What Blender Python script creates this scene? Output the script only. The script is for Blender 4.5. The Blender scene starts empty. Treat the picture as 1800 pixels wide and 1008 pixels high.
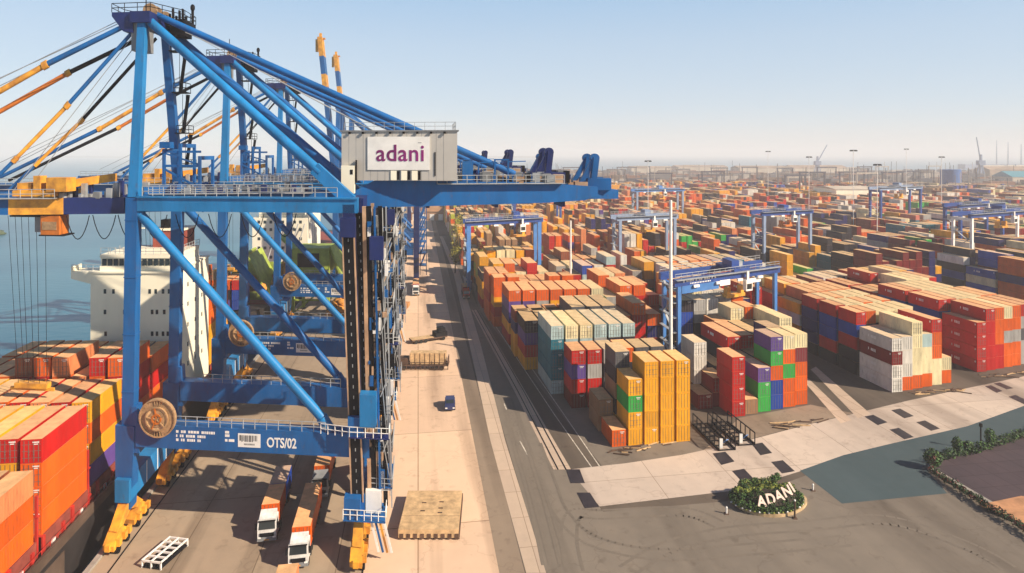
import bpy, math, random
from mathutils import Vector, Matrix
from mathutils.bvhtree import BVHTree

sc = bpy.context.scene
col = sc.collection
R = math.radians
rnd = random.Random(7)

# ------------------------------------------------------------------ camera, sky, sun, exposure
F, HOR, H = 1100.0, 270.0, 46.0          # focal length and horizon in photograph pixels, eye height in metres
cd = bpy.data.cameras.new('camera')
cam = bpy.data.objects.new('camera', cd)
col.objects.link(cam)
cam.location = (0, 0, H)
cam.rotation_euler = (R(90), 0, 0)
cd.sensor_fit = 'HORIZONTAL'
cd.sensor_width = 36
cd.lens = 36 * F / 1800
cd.shift_y = -(504 - HOR) / 1800
cd.clip_start = 0.5
cd.clip_end = 40000
sc.camera = cam

SUN_EL, SUN_AZ = 33.0, 116.0              # azimuth measured clockwise from the view direction
world = bpy.data.worlds.new('World')
sc.world = world
world.use_nodes = True
wn = world.node_tree
wn.nodes.clear()
wo = wn.nodes.new('ShaderNodeOutputWorld')
bg = wn.nodes.new('ShaderNodeBackground')
sky = wn.nodes.new('ShaderNodeTexSky')
sky.sky_type = 'NISHITA'
sky.sun_disc = False
sky.sun_elevation = R(SUN_EL)
sky.sun_rotation = R(SUN_AZ)
sky.altitude = 20
sky.air_density = 1.0
sky.dust_density = 0.2
sky.ozone_density = 1.5
bg.inputs['Strength'].default_value = 0.07
wn.links.new(sky.outputs[0], bg.inputs[0])
# the clear sky pales towards the horizon; the physical sky is blended with a pale blue ramp of the same kind
wtc = wn.nodes.new('ShaderNodeTexCoord'); wsx = wn.nodes.new('ShaderNodeSeparateXYZ'); wrp = wn.nodes.new('ShaderNodeValToRGB')
wn.links.new(wtc.outputs['Generated'], wsx.inputs[0]); wn.links.new(wsx.outputs['Z'], wrp.inputs[0])
els = wrp.color_ramp.elements
els[0].position = 0.0; els[0].color = (0.45, 0.475, 0.50, 1)
els[1].position = 1.0; els[1].color = (0.015, 0.035, 0.09, 1)
for pos, c_ in ((0.07, (0.37, 0.44, 0.51, 1)), (0.17, (0.32, 0.41, 0.51, 1)), (0.27, (0.23, 0.36, 0.51, 1)), (0.42, (0.03, 0.075, 0.18, 1))):
    e_ = els.new(pos); e_.color = c_
bg2 = wn.nodes.new('ShaderNodeBackground'); wn.links.new(wrp.outputs[0], bg2.inputs[0])
wmx = wn.nodes.new('ShaderNodeMixShader'); wmx.inputs[0].default_value = 0.80
wn.links.new(bg.outputs[0], wmx.inputs[1]); wn.links.new(bg2.outputs[0], wmx.inputs[2])
wn.links.new(wmx.outputs[0], wo.inputs[0])

sd = bpy.data.lights.new('sun', 'SUN')
sd.energy = 5.0
sd.angle = R(0.5)
sd.color = (1.0, 0.84, 0.66)
so = bpy.data.objects.new('sun', sd)
col.objects.link(so)
SUNV = Vector((math.sin(R(SUN_AZ)) * math.cos(R(SUN_EL)), math.cos(R(SUN_AZ)) * math.cos(R(SUN_EL)), math.sin(R(SUN_EL))))
so.rotation_euler = SUNV.to_track_quat('Z', 'Y').to_euler()
so.location = SUNV * 300
sc.view_settings.view_transform = 'Standard'
sc.view_settings.look = 'None'
sc.view_settings.exposure = 0.78
sc.view_settings.gamma = 1.0
sc.cycles.max_bounces = 6
sc.cycles.diffuse_bounces = 3
sc.cycles.glossy_bounces = 2
sc.cycles.transmission_bounces = 2
sc.cycles.volume_bounces = 1

# ------------------------------------------------------------------ helpers
def P(px, py, z=0.0):
    """ground (or height z) point seen at photograph pixel px, py"""
    d = F * (H - z) / (py - HOR)
    return Vector(((px - 900) / F * d, d, z))
def XD(px, d):
    return (px - 900) / F * d
def ZD(py, d):
    return H - (py - HOR) * d / F

MATS = {}
def mat(name, c, rough=0.6, metal=0.0, vary=0.12, scale=0.6, bump=0.0, bscale=20, corr=0.0, spec=0.4, dirt=None, objrand=0.0, streak=0.0, rust=0.0):
    if name in MATS: return MATS[name]
    m = bpy.data.materials.new(name)
    m.use_nodes = True
    nt = m.node_tree
    b = nt.nodes['Principled BSDF']
    b.inputs['Roughness'].default_value = rough
    b.inputs['Metallic'].default_value = metal
    b.inputs['Specular IOR Level'].default_value = spec
    tc = nt.nodes.new('ShaderNodeTexCoord')
    L = nt.links.new
    n = nt.nodes.new('ShaderNodeTexNoise')
    n.inputs['Scale'].default_value = scale
    n.inputs['Detail'].default_value = 6
    n.inputs['Roughness'].default_value = 0.62
    src = tc.outputs['Object']
    if streak:
        mp = nt.nodes.new('ShaderNodeMapping')
        mp.inputs['Scale'].default_value = (1, 1, streak)
        L(src, mp.inputs[0]); L(mp.outputs[0], n.inputs['Vector'])
    else:
        L(src, n.inputs['Vector'])
    rp = nt.nodes.new('ShaderNodeValToRGB')
    rp.color_ramp.elements[0].position = 0.3
    rp.color_ramp.elements[1].position = 0.72
    d = dirt or tuple(x * (1 - 2.2 * vary) for x in c)
    rp.color_ramp.elements[0].color = (*[max(0, x) for x in d], 1)
    rp.color_ramp.elements[1].color = (*[min(1, x * (1 + vary)) for x in c], 1)
    L(n.outputs['Fac'], rp.inputs[0])
    out = rp.outputs[0]
    if rust:                                  # rust and grime patches, drawn out downwards
        n4 = nt.nodes.new('ShaderNodeTexNoise'); n4.inputs['Scale'].default_value = 1.7; n4.inputs['Detail'].default_value = 7; n4.inputs['Roughness'].default_value = .7
        mp4 = nt.nodes.new('ShaderNodeMapping'); mp4.inputs['Scale'].default_value = (1.2, 1.2, .35); mp4.inputs['Location'].default_value = (3.1, 1.7, .4)
        L(tc.outputs['Object'], mp4.inputs[0]); L(mp4.outputs[0], n4.inputs['Vector'])
        r4 = nt.nodes.new('ShaderNodeMapRange'); r4.inputs[1].default_value = .56; r4.inputs[2].default_value = .74; r4.inputs[3].default_value = 0; r4.inputs[4].default_value = rust
        L(n4.outputs['Fac'], r4.inputs[0])
        mx4 = nt.nodes.new('ShaderNodeMix'); mx4.data_type = 'RGBA'; mx4.inputs[7].default_value = (.10, .055, .035, 1)
        L(r4.outputs[0], mx4.inputs[0]); L(out, mx4.inputs[6]); out = mx4.outputs[2]
    if objrand:
        oi = nt.nodes.new('ShaderNodeObjectInfo')
        mr = nt.nodes.new('ShaderNodeMapRange')
        mr.inputs[3].default_value = 1 - objrand
        mr.inputs[4].default_value = 1 + objrand
        L(oi.outputs['Random'], mr.inputs[0])
        hs = nt.nodes.new('ShaderNodeHueSaturation')
        L(mr.outputs[0], hs.inputs['Value'])
        L(out, hs.inputs['Color'])
        out = hs.outputs[0]
    L(out, b.inputs['Base Color'])
    if bump or corr:
        bp = nt.nodes.new('ShaderNodeBump')
        if corr:
            w = nt.nodes.new('ShaderNodeTexWave')
            w.wave_type = 'BANDS'; w.bands_direction = 'Y'
            w.inputs['Scale'].default_value = corr
            L(tc.outputs['Object'], w.inputs['Vector'])
            L(w.outputs['Fac'], bp.inputs['Height'])
            bp.inputs['Strength'].default_value = 0.55
            bp.inputs['Distance'].default_value = 0.05
        else:
            n2 = nt.nodes.new('ShaderNodeTexNoise')
            n2.inputs['Scale'].default_value = bscale
            n2.inputs['Detail'].default_value = 4
            L(tc.outputs['Object'], n2.inputs['Vector'])
            L(n2.outputs['Fac'], bp.inputs['Height'])
            bp.inputs['Strength'].default_value = bump
            bp.inputs['Distance'].default_value = 0.1
        L(bp.outputs[0], b.inputs['Normal'])
    MATS[name] = m
    return m

class MB:
    """mesh collector: everything added becomes ONE mesh object"""
    def __init__(s, T=None):
        s.v, s.f, s.m, s.s, s.T = [], [], [], [], T
    def add(s, pts, faces, mi=0, smooth=False):
        o = len(s.v)
        s.v.extend([s.T(p) for p in pts] if s.T else [tuple(p) for p in pts])
        for f in faces:
            s.f.append(tuple(i + o for i in f)); s.m.append(mi); s.s.append(smooth)
        return s
    HEX = [(0, 3, 2, 1), (4, 5, 6, 7), (0, 1, 5, 4), (1, 2, 6, 5), (2, 3, 7, 6), (3, 0, 4, 7)]
    def hexa(s, p, mi=0):
        return s.add(p, s.HEX, mi)
    def box(s, x0, x1, y0, y1, z0, z1, mi=0):
        return s.hexa([(x0, y0, z0), (x1, y0, z0), (x1, y1, z0), (x0, y1, z0), (x0, y0, z1), (x1, y0, z1), (x1, y1, z1), (x0, y1, z1)], mi)
    def bar(s, p, q, w, h=None, mi=0, w2=None, h2=None):
        p, q = Vector(p), Vector(q)
        h = h or w; w2 = w2 or w; h2 = h2 or h
        d = (q - p).normalized()
        up = Vector((0, 0, 1)) if abs(d.z) < 0.95 else Vector((0, 1, 0))
        a = d.cross(up).normalized()
        u = a.cross(d).normalized()
        def ring(c, w, h): return [c - a * w / 2 - u * h / 2, c + a * w / 2 - u * h / 2, c + a * w / 2 + u * h / 2, c - a * w / 2 + u * h / 2]
        return s.add(ring(p, w, h) + ring(q, w2, h2), [(0, 1, 2, 3), (7, 6, 5, 4), (1, 0, 4, 5), (2, 1, 5, 6), (3, 2, 6, 7), (0, 3, 7, 4)], mi)
    def tube(s, p, q, r, n=10, mi=0, r2=None, cap=True):
        p, q = Vector(p), Vector(q)
        r2 = r if r2 is None else r2
        d = (q - p).normalized()
        up = Vector((0, 0, 1)) if abs(d.z) < 0.95 else Vector((0, 1, 0))
        a = d.cross(up).normalized(); u = a.cross(d)
        A = [p + (a * math.cos(t) + u * math.sin(t)) * r for t in [2 * math.pi * k / n for k in range(n)]]
        B = [q + (a * math.cos(t) + u * math.sin(t)) * r2 for t in [2 * math.pi * k / n for k in range(n)]]
        s.add(A + B, [((k + 1) % n, k, n + k, n + (k + 1) % n) for k in range(n)], mi, True)
        if cap:
            s.add(A, [tuple(range(n))], mi); s.add(B, [tuple(reversed(range(n)))], mi)
        return s
    def path(s, pts, r, n=5, mi=0):
        for p, q in zip(pts, pts[1:]): s.tube(p, q, r, n, mi, cap=False)
        return s
    def prism(s, poly, vec, mi=0):
        """closed solid: polygon (3D points) swept along vec"""
        n = len(poly); vec = Vector(vec)
        A = [Vector(p) for p in poly]; B = [p + vec for p in A]
        nrm = Vector((0, 0, 0))
        for i in range(n): nrm += A[i].cross(A[(i + 1) % n])
        if nrm.dot(vec) > 0: A.reverse(); B.reverse()
        return s.add(A + B, [tuple(range(n)), tuple(reversed(range(n, 2 * n)))] + [((i + 1) % n, i, n + i, n + (i + 1) % n) for i in range(n)], mi)
    def sheet(s, poly, z, mi=0):
        A = [Vector((p[0], p[1], z)) for p in poly]
        ar = sum(A[i].x * A[(i + 1) % len(A)].y - A[(i + 1) % len(A)].x * A[i].y for i in range(len(A)))
        if ar < 0: A.reverse()
        return s.add(A, [tuple(range(len(A)))], mi)
    def rail(s, pts, h=1.1, r=0.035, step=2.0, mi=0, mid=True):
        """hand rail along a polyline"""
        for p, q in zip(pts, pts[1:]):
            p, q = Vector(p), Vector(q)
            n = max(1, int((q - p).length / step))
            for k in range(n + 1):
                c = p.lerp(q, k / n)
                s.tube(c, c + Vector((0, 0, h)), r, 4, mi, cap=False)
            for hh in ((h, h * 0.5) if mid else (h,)):
                s.tube(p + Vector((0, 0, hh)), q + Vector((0, 0, hh)), r, 4, mi, cap=False)
        return s
    def blob(s, c, rx, ry, rz, n=8, m=5, mi=0, jit=0.0):
        pts, fs = [], []
        for j in range(m + 1):
            t = math.pi * j / m
            for i in range(n):
                a = 2 * math.pi * i / n
                k = 1 + rnd.uniform(-jit, jit)
                pts.append((c[0] + rx * k * math.sin(t) * math.cos(a), c[1] + ry * k * math.sin(t) * math.sin(a), c[2] + rz * k * math.cos(t)))
        for j in range(m):
            for i in range(n):
                fs.append((j * n + i, (j + 1) * n + i, (j + 1) * n + (i + 1) % n, j * n + (i + 1) % n))
        return s.add(pts, fs, mi, True)
    def leaves(s, c, rad, n, size, mis=(0,), flat=1.0):
        """small leaf faces spread through an ellipsoid"""
        for _ in range(n):
            while True:
                d = Vector((rnd.uniform(-1, 1), rnd.uniform(-1, 1), rnd.uniform(-1, 1)))
                if 0.25 < d.length < 1: break
            p = Vector((c[0] + d.x * rad[0], c[1] + d.y * rad[1], c[2] + d.z * rad[2]))
            nn = (d + Vector((rnd.gauss(0, .6), rnd.gauss(0, .6), rnd.gauss(0.3, .6)))).normalized()
            a = nn.orthogonal().normalized(); b = nn.cross(a)
            t = rnd.uniform(0, 6.28); a, b = a * math.cos(t) + b * math.sin(t), b * math.cos(t) - a * math.sin(t)
            z = size * rnd.uniform(0.6, 1.4)
            s.add([p - a * z, p + b * z * .6, p + a * z, p - b * z * .6], [(0, 1, 2, 3)], rnd.choice(mis))
        return s
    def build(s, name, mats, parent=None, loc=None):
        me = bpy.data.meshes.new(name)
        me.from_pydata([tuple(p) for p in s.v], [], s.f)
        for mm in (mats if isinstance(mats, (list, tuple)) else [mats]): me.materials.append(mm)
        me.polygons.foreach_set('material_index', s.m)
        me.polygons.foreach_set('use_smooth', s.s)
        me.update()
        o = bpy.data.objects.new(name, me)
        col.objects.link(o)
        if parent: o.parent = parent
        if loc is not None: o.location = loc
        return o

def tag(o, label=None, cat=None, group=None, kind=None):
    if label: o['label'] = label
    if cat: o['category'] = cat
    if group: o['group'] = group
    if kind: o['kind'] = kind
    return o
def empty(name, loc, rz=0.0):
    o = bpy.data.objects.new(name, None)
    o.location = loc; o.rotation_euler = (0, 0, rz)
    o.empty_display_size = 0.5
    col.objects.link(o)
    return o
def kids(o): return [c for c in bpy.data.objects if c.parent == o]
def copy_tree(o, parent=None, skip=()):
    c = o.copy(); col.objects.link(c)
    if parent: c.parent = parent
    for ch in CH.get(o.name, None) or kids(o):
        if ch.name.split('.')[0] not in skip: copy_tree(ch, c, skip)
    return c
CH = {}
def text_mesh(body, size, name, m, parent=None, M=None, extrude=0.02, offset=0.0, shear=0.0, space=1.0):
    cu = bpy.data.curves.new(name, 'FONT')
    cu.body = body; cu.size = size; cu.extrude = extrude; cu.offset = offset; cu.shear = shear
    cu.align_x = 'LEFT'; cu.space_character = space
    cu.resolution_u = 4
    t = bpy.data.objects.new(name + '_curve', cu)
    col.objects.link(t)
    dg = bpy.context.evaluated_depsgraph_get()
    me = bpy.data.meshes.new_from_object(t.evaluated_get(dg))
    bpy.data.objects.remove(t); bpy.data.curves.remove(cu)
    me.materials.clear(); me.materials.append(m)
    me.name = name
    if M is not None: me.transform(M)
    o = bpy.data.objects.new(name, me)
    col.objects.link(o)
    if parent: o.parent = parent
    return o

# ------------------------------------------------------------------ materials
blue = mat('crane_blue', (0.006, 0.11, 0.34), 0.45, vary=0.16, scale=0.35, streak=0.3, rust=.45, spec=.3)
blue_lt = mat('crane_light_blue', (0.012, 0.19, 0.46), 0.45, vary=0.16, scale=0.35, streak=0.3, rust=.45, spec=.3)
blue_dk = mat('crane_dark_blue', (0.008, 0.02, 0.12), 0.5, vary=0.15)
yel = mat('crane_yellow', (0.78, 0.38, 0.03), 0.5, vary=0.2, dirt=(0.35, 0.14, 0.03))
orange_p = mat('cab_orange', (0.60, 0.17, 0.02), 0.5, vary=0.2)
dark = mat('dark_steel', (0.006, 0.006, 0.009), 0.7, vary=0.2, spec=.15)
blk = mat('black_rubber', (0.012, 0.012, 0.012), 0.8)
steel = mat('galvanised_steel', (0.42, 0.44, 0.45), 0.5, 0.3, vary=0.15)
tan = mat('tan_conduit', (0.52, 0.33, 0.20), 0.6, vary=0.2)
white = mat('white_paint', (0.80, 0.79, 0.75), 0.5, vary=0.06)
cream = mat('ship_cream', (0.92, 0.87, 0.68), 0.5, vary=0.06, scale=0.15, streak=0.3)
houseg = mat('machine_house_grey', (0.47, 0.45, 0.41), 0.55, vary=0.04, scale=0.3)
glass = mat('dark_glass', (0.02, 0.03, 0.035), 0.08, vary=0.1, spec=0.6)
magenta = mat('sign_magenta', (0.26, 0.012, 0.17), 0.5, vary=0.25, scale=0.25)
bronze = mat('reel_tan', (0.42, 0.26, 0.13), 0.6, vary=0.2, scale=2)
redp = mat('red_paint', (0.50, 0.03, 0.02), 0.45, vary=0.15)
grey = mat('grey_paint', (0.22, 0.23, 0.24), 0.6, vary=0.15)
wood = mat('tan_cover', (0.62, 0.42, 0.22), 0.75, vary=0.2, scale=1.2, bump=0.2)
HAZE = 0.00033
# ------------------------------------------------------------------ setting: water, ground, roads
QX = -0.15                                  # the quay runs away from the eye along (QX, 1)
def Q(q, d, z=0.0):                          # quay coordinates: q across (landward), d along
    return Vector((q + QX * d, d, z))

def ground_mat(name, c, c2, scale, rough=0.85, patch=0.5, lines=None, stain=None):
    m = bpy.data.materials.new(name)
    m.use_nodes = True
    nt = m.node_tree; L = nt.links.new
    b = nt.nodes['Principled BSDF']
    b.inputs['Roughness'].default_value = rough
    b.inputs['Specular IOR Level'].default_value = 0.25
    tc = nt.nodes.new('ShaderNodeTexCoord')
    mp = nt.nodes.new('ShaderNodeMapping')
    mp.inputs['Rotation'].default_value = (0, 0, -math.atan(0.15))
    L(tc.outputs['Object'], mp.inputs[0])
    n1 = nt.nodes.new('ShaderNodeTexNoise'); n1.inputs['Scale'].default_value = scale; n1.inputs['Detail'].default_value = 8
    n1.inputs['Roughness'].default_value = 0.65
    mp2 = nt.nodes.new('ShaderNodeMapping'); mp2.inputs['Scale'].default_value = (1, 0.25, 1)
    L(mp.outputs[0], mp2.inputs[0]); L(mp2.outputs[0], n1.inputs['Vector'])
    n2 = nt.nodes.new('ShaderNodeTexNoise'); n2.inputs['Scale'].default_value = scale * 9; n2.inputs['Detail'].default_value = 6
    L(mp.outputs[0], n2.inputs['Vector'])
    ad = nt.nodes.new('ShaderNodeMath'); ad.operation = 'MULTIPLY_ADD'; ad.inputs[1].default_value = 0.35
    L(n2.outputs['Fac'], ad.inputs[0]); L(n1.outputs['Fac'], ad.inputs[2])
    rp = nt.nodes.new('ShaderNodeValToRGB')
    rp.color_ramp.elements[0].position = 0.45; rp.color_ramp.elements[1].position = 0.9
    rp.color_ramp.elements[0].color = (*c2, 1); rp.color_ramp.elements[1].color = (*c, 1)
    L(ad.outputs[0], rp.inputs[0])
    out = rp.outputs[0]
    if lines:                                # slab joints
        br = nt.nodes.new('ShaderNodeTexBrick')
        br.offset = 0.0
        br.inputs['Scale'].default_value = 1.0
        br.inputs['Brick Width'].default_value = lines[0]; br.inputs['Row Height'].default_value = lines[1]
        br.inputs['Mortar Size'].default_value = lines[2]; br.inputs['Mortar Smooth'].default_value = 0.4
        br.inputs['Color1'].default_value = (1, 1, 1, 1); br.inputs['Color2'].default_value = (0.86, 0.86, 0.88, 1); br.inputs['Mortar'].default_value = (0.5, 0.47, 0.44, 1)
        L(mp.outputs[0], br.inputs['Vector'])
        mx = nt.nodes.new('ShaderNodeMix'); mx.data_type = 'RGBA'; mx.blend_type = 'MULTIPLY'; mx.inputs[0].default_value = 1
        L(out, mx.inputs[6]); L(br.outputs['Color'], mx.inputs[7]); out = mx.outputs[2]
    if stain:                                # oil and tyre stains drawn out along the traffic
        n3 = nt.nodes.new('ShaderNodeTexNoise'); n3.inputs['Scale'].default_value = stain; n3.inputs['Detail'].default_value = 5
        mp3 = nt.nodes.new('ShaderNodeMapping'); mp3.inputs['Scale'].default_value = (1, 0.06, 1); mp3.inputs['Location'].default_value = (13, 7, 0)
        L(mp.outputs[0], mp3.inputs[0]); L(mp3.outputs[0], n3.inputs['Vector'])
        r3 = nt.nodes.new('ShaderNodeValToRGB')
        r3.color_ramp.elements[0].position = 0.5; r3.color_ramp.elements[1].position = 0.75
        r3.color_ramp.elements[0].color = (1, 1, 1, 1); r3.color_ramp.elements[1].color = (0.48, 0.46, 0.45, 1)
        L(n3.outputs['Fac'], r3.inputs[0])
        mx = nt.nodes.new('ShaderNodeMix'); mx.data_type = 'RGBA'; mx.blend_type = 'MULTIPLY'; mx.inputs[0].default_value = 1
        L(out, mx.inputs[6]); L(r3.outputs[0], mx.inputs[7]); out = mx.outputs[2]
    if stain:                                # round oil spots, repaired cracks
        n5 = nt.nodes.new('ShaderNodeTexNoise'); n5.inputs['Scale'].default_value = .55; n5.inputs['Detail'].default_value = 4; L(mp.outputs[0], n5.inputs['Vector'])
        r5 = nt.nodes.new('ShaderNodeValToRGB'); r5.color_ramp.elements[0].position = .60; r5.color_ramp.elements[1].position = .74
        r5.color_ramp.elements[0].color = (1, 1, 1, 1); r5.color_ramp.elements[1].color = (.72, .70, .69, 1); L(n5.outputs['Fac'], r5.inputs[0])
        vo = nt.nodes.new('ShaderNodeTexVoronoi'); vo.feature = 'DISTANCE_TO_EDGE'; vo.inputs['Scale'].default_value = .085
        nd = nt.nodes.new('ShaderNodeTexNoise'); nd.inputs['Scale'].default_value = .5; L(mp.outputs[0], nd.inputs['Vector'])
        va = nt.nodes.new('ShaderNodeMix'); va.data_type = 'VECTOR'; va.inputs[0].default_value = .02; L(mp.outputs[0], va.inputs[4]); 
        vm = nt.nodes.new('ShaderNodeVectorMath'); vm.operation = 'MULTIPLY_ADD'; vm.inputs[1].default_value = (5, 5, 0); L(nd.outputs['Color'], vm.inputs[0]); L(mp.outputs[0], vm.inputs[2]); L(vm.outputs[0], vo.inputs['Vector'])
        r6 = nt.nodes.new('ShaderNodeValToRGB'); r6.color_ramp.elements[0].position = .0; r6.color_ramp.elements[1].position = .012
        r6.color_ramp.elements[0].color = (.82, .80, .79, 1); r6.color_ramp.elements[1].color = (1, 1, 1, 1); L(vo.outputs['Distance'], r6.inputs[0])
        for s_ in (r5, r6):
            mx = nt.nodes.new('ShaderNodeMix'); mx.data_type = 'RGBA'; mx.blend_type = 'MULTIPLY'; mx.inputs[0].default_value = .8
            L(out, mx.inputs[6]); L(s_.outputs[0], mx.inputs[7]); out = mx.outputs[2]
    L(out, b.inputs['Base Color'])
    bp = nt.nodes.new('ShaderNodeBump'); bp.inputs['Strength'].default_value = 0.15; bp.inputs['Distance'].default_value = 0.05
    L(n2.outputs['Fac'], bp.inputs['Height']); L(bp.outputs[0], b.inputs['Normal'])
    return m

m_conc = ground_mat('apron_concrete', (0.80, 0.57, 0.39), (0.66, 0.47, 0.32), 0.05, lines=(14.0, 26.0, 0.10), stain=0.22)
m_apron = ground_mat('crane_apron_concrete', (0.42, 0.32, 0.22), (0.29, 0.23, 0.165), 0.06, lines=(9.0, 22.0, 0.07), stain=0.3)
m_asph = ground_mat('asphalt', (0.225, 0.19, 0.15), (0.155, 0.133, 0.108), 0.05, stain=0.12)
m_asph2 = ground_mat('old_asphalt', (0.30, 0.23, 0.165), (0.22, 0.17, 0.125), 0.05, stain=0.2)
m_pale = ground_mat('pale_strip_concrete', (0.60, 0.46, 0.34), (0.46, 0.36, 0.27), 0.1, lines=(2.2, 6.0, 0.05))
m_cross = ground_mat('crossing_concrete', (0.64, 0.53, 0.43), (0.48, 0.40, 0.33), 0.06, lines=(11.0, 17.0, 0.06), stain=0.1)
m_yard = ground_mat('yard_ground', (0.14, 0.11, 0.085), (0.09, 0.075, 0.06), 0.03, stain=0.1)
m_far = ground_mat('far_land', (0.10, 0.095, 0.075), (0.055, 0.055, 0.045), 0.006)
m_plate = mat('dark_steel_plate', (0.03, 0.025, 0.03), 0.5, vary=0.2)
m_pave = ground_mat('island_paving', (0.085, 0.058, 0.066), (0.05, 0.038, 0.045), 0.1, lines=(3.0, 3.0, 0.05))  # the island's shade is put into this dark purple
m_line = mat('road_paint', (0.66, 0.60, 0.50), 0.7, vary=0.25, scale=1.5)
m_kerb = mat('kerb_stone', (0.34, 0.31, 0.27), 0.8, vary=0.15)

def struct(o, kind='structure'):
    o['kind'] = kind; return o

# water
wm = bpy.data.materials.new('sea_water'); wm.use_nodes = True
nt = wm.node_tree; b = nt.nodes['Principled BSDF']
b.inputs['Base Color'].default_value = (0.035, 0.17, 0.21, 1)
b.inputs['Roughness'].default_value = 0.3
b.inputs['Specular IOR Level'].default_value = 0.35
tc = nt.nodes.new('ShaderNodeTexCoord'); mp = nt.nodes.new('ShaderNodeMapping'); mp.inputs['Scale'].default_value = (0.5, 1.1, 1)
n1 = nt.nodes.new('ShaderNodeTexNoise'); n1.inputs['Scale'].default_value = 0.35; n1.inputs['Detail'].default_value = 6
bp = nt.nodes.new('ShaderNodeBump'); bp.inputs['Strength'].default_value = 0.5; bp.inputs['Distance'].default_value = 0.35
nt.links.new(tc.outputs['Object'], mp.inputs[0]); nt.links.new(mp.outputs[0], n1.inputs['Vector'])
nt.links.new(n1.outputs['Fac'], bp.inputs['Height']); nt.links.new(bp.outputs[0], b.inputs['Normal'])
n2 = nt.nodes.new('ShaderNodeTexNoise'); n2.inputs['Scale'].default_value = 0.012; n2.inputs['Detail'].default_value = 4
mp2 = nt.nodes.new('ShaderNodeMapping'); mp2.inputs['Scale'].default_value = (0.35, 1.0, 1); mp2.inputs['Rotation'].default_value = (0, 0, 0.3)
nt.links.new(tc.outputs['Object'], mp2.inputs[0]); nt.links.new(mp2.outputs[0], n2.inputs['Vector'])
rp = nt.nodes.new('ShaderNodeValToRGB')
rp.color_ramp.elements[0].color = (0.022, 0.115, 0.18, 1); rp.color_ramp.elements[1].color = (0.055, 0.185, 0.25, 1)
rp.color_ramp.elements[0].position = 0.42; rp.color_ramp.elements[1].position = 0.6
nt.links.new(n2.outputs['Fac'], rp.inputs[0]); nt.links.new(rp.outputs[0], b.inputs['Base Color'])
w = MB(); w.sheet([(-11000, -300), (11000, -300), (11000, 14000), (-11000, 14000)], -3.2)
struct(w.build('water', wm))

QE = -36.6                                  # quay edge
g = MB()
shore = [(-215, 1250), (-60, 1520), (220, 1640), (700, 1720), (1300, 1690), (2300, 1720), (3200, 1720), (3200, -150)]
land = [Q(QE, -150)] + [Q(QE, 1180)] + [Vector((x, y, 0)) for x, y in shore]
g.prism([(p.x, p.y, -5.0) for p in land], (0, 0, 5.0))
struct(g.build('ground', m_far))
def strip(name, q0, q1, d0, d1, z, m):
    s = MB(); s.sheet([Q(q0, d0), Q(q1, d0), Q(q1, d1), Q(q0, d1)], z); return struct(s.build(name, m))
def patch(name, pix, z, m, kind='structure'):
    s = MB(); s.sheet([P(x, y) for x, y in pix], z); o = s.build(name, m); o['kind'] = kind; return o
strip('yard_ground', 9.0, 900, -120, 1150, 0.012, m_yard)
strip('crane_apron', QE + 0.6, -6.0, -120, 1150, 0.014, m_apron)
strip('quay_apron', -6.0, 8.9, -120, 560, 0.016, m_conc)
s = MB(); s.box(0, 0.6, 0, 1, 0, 1)
s = MB(lambda p: tuple(Q(p[0], p[1], p[2]))); s.box(QE - 0.02, QE + 0.6, -120, 1150, -0.3, 0.28)
struct(s.build('quay_kerb', m_kerb))
strip('side_road', 8.9, 11.7, -120, 560, 0.020, m_asph2)
# main road with its edge strips: the rail strip bends as in the photograph
patch('road', [(985, 1060), (958, 1008), (868, 700), (800, 480), (772, 415), (795, 415), (822, 500), (842, 545), (1000, 822), (1060, 900), (1300, 880), (1420, 835), (1600, 785), (1830, 720), (1900, 760), (1900, 1060)], 0.024, m_asph)
patch('pale_strip', [(925, 1008), (960, 1008), (888, 775), (846, 610), (808, 480), (778, 416), (773, 416), (797, 480), (826, 610), (862, 775)], 0.028, m_pale)
patch('block_edge_road', [(1060, 822), (1250, 800), (1075, 700), (900, 545), (835, 470), (822, 470), (842, 545)], 0.026, m_asph)
patch('rail_strip', [(973, 826), (1004, 826), (930, 700), (838, 545), (829, 545), (905, 690)], 0.032, m_pale)
rl = MB()
for o in (8, 22):
    pts = [P(973 + o, 826), P(905 + o * 0.75, 690), P(829 + o * 0.4, 545)]
    for a, c in zip(pts, pts[1:]): rl.bar(a + Vector((0, 0, .05)), c + Vector((0, 0, .05)), 0.16, 0.06)
tag(rl.build('crane_rail', dark), 'pair of steel rails sunk in the pale strip beside the container yard', 'rail')
for q in (-34.0, -6.1):
    s = MB(); s.bar(Q(q, -100, .04), Q(q, 560, .04), 0.14, 0.06)
    tag(s.build('crane_rail', dark), 'long dark steel rail along the %s of the quay cranes' % ('water side' if q < -10 else 'land side'), 'rail', 'quay crane rails')
lm = MB()
for (x0, y0, x1, y1) in ((914, 776, 929, 803), (886, 710, 893, 727)):
    a, c = P(x0, y0), P(x1, y1); d = (c - a); n = Vector((d.y, -d.x, 0)).normalized() * 0.09
    lm.sheet([a - n, a + n, c + n, c - n], 0.034)
for pts in ([(1055, 822), (985, 720), (880, 570)], [(1040, 822), (975, 730), (862, 560)]):
    for (x0, y0), (x1, y1) in zip(pts, pts[1:]):
        a, c = P(x0, y0), P(x1, y1); d = (c - a); n = Vector((d.y, -d.x, 0)).normalized() * 0.08
        lm.sheet([a - n, a + n, c + n, c - n], 0.036)
struct(lm.build('road_marking', m_line))
patch('cross_road', [(1000, 826), (1054, 891), (1215, 872), (1300, 862), (1410, 828), (1480, 803), (1560, 784), (1700, 752), (1800, 716), (1860, 690), (1860, 640), (1800, 662), (1700, 683), (1600, 704), (1500, 728), (1420, 747), (1310, 776), (1200, 800), (1100, 815)], 0.030, m_cross)
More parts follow.
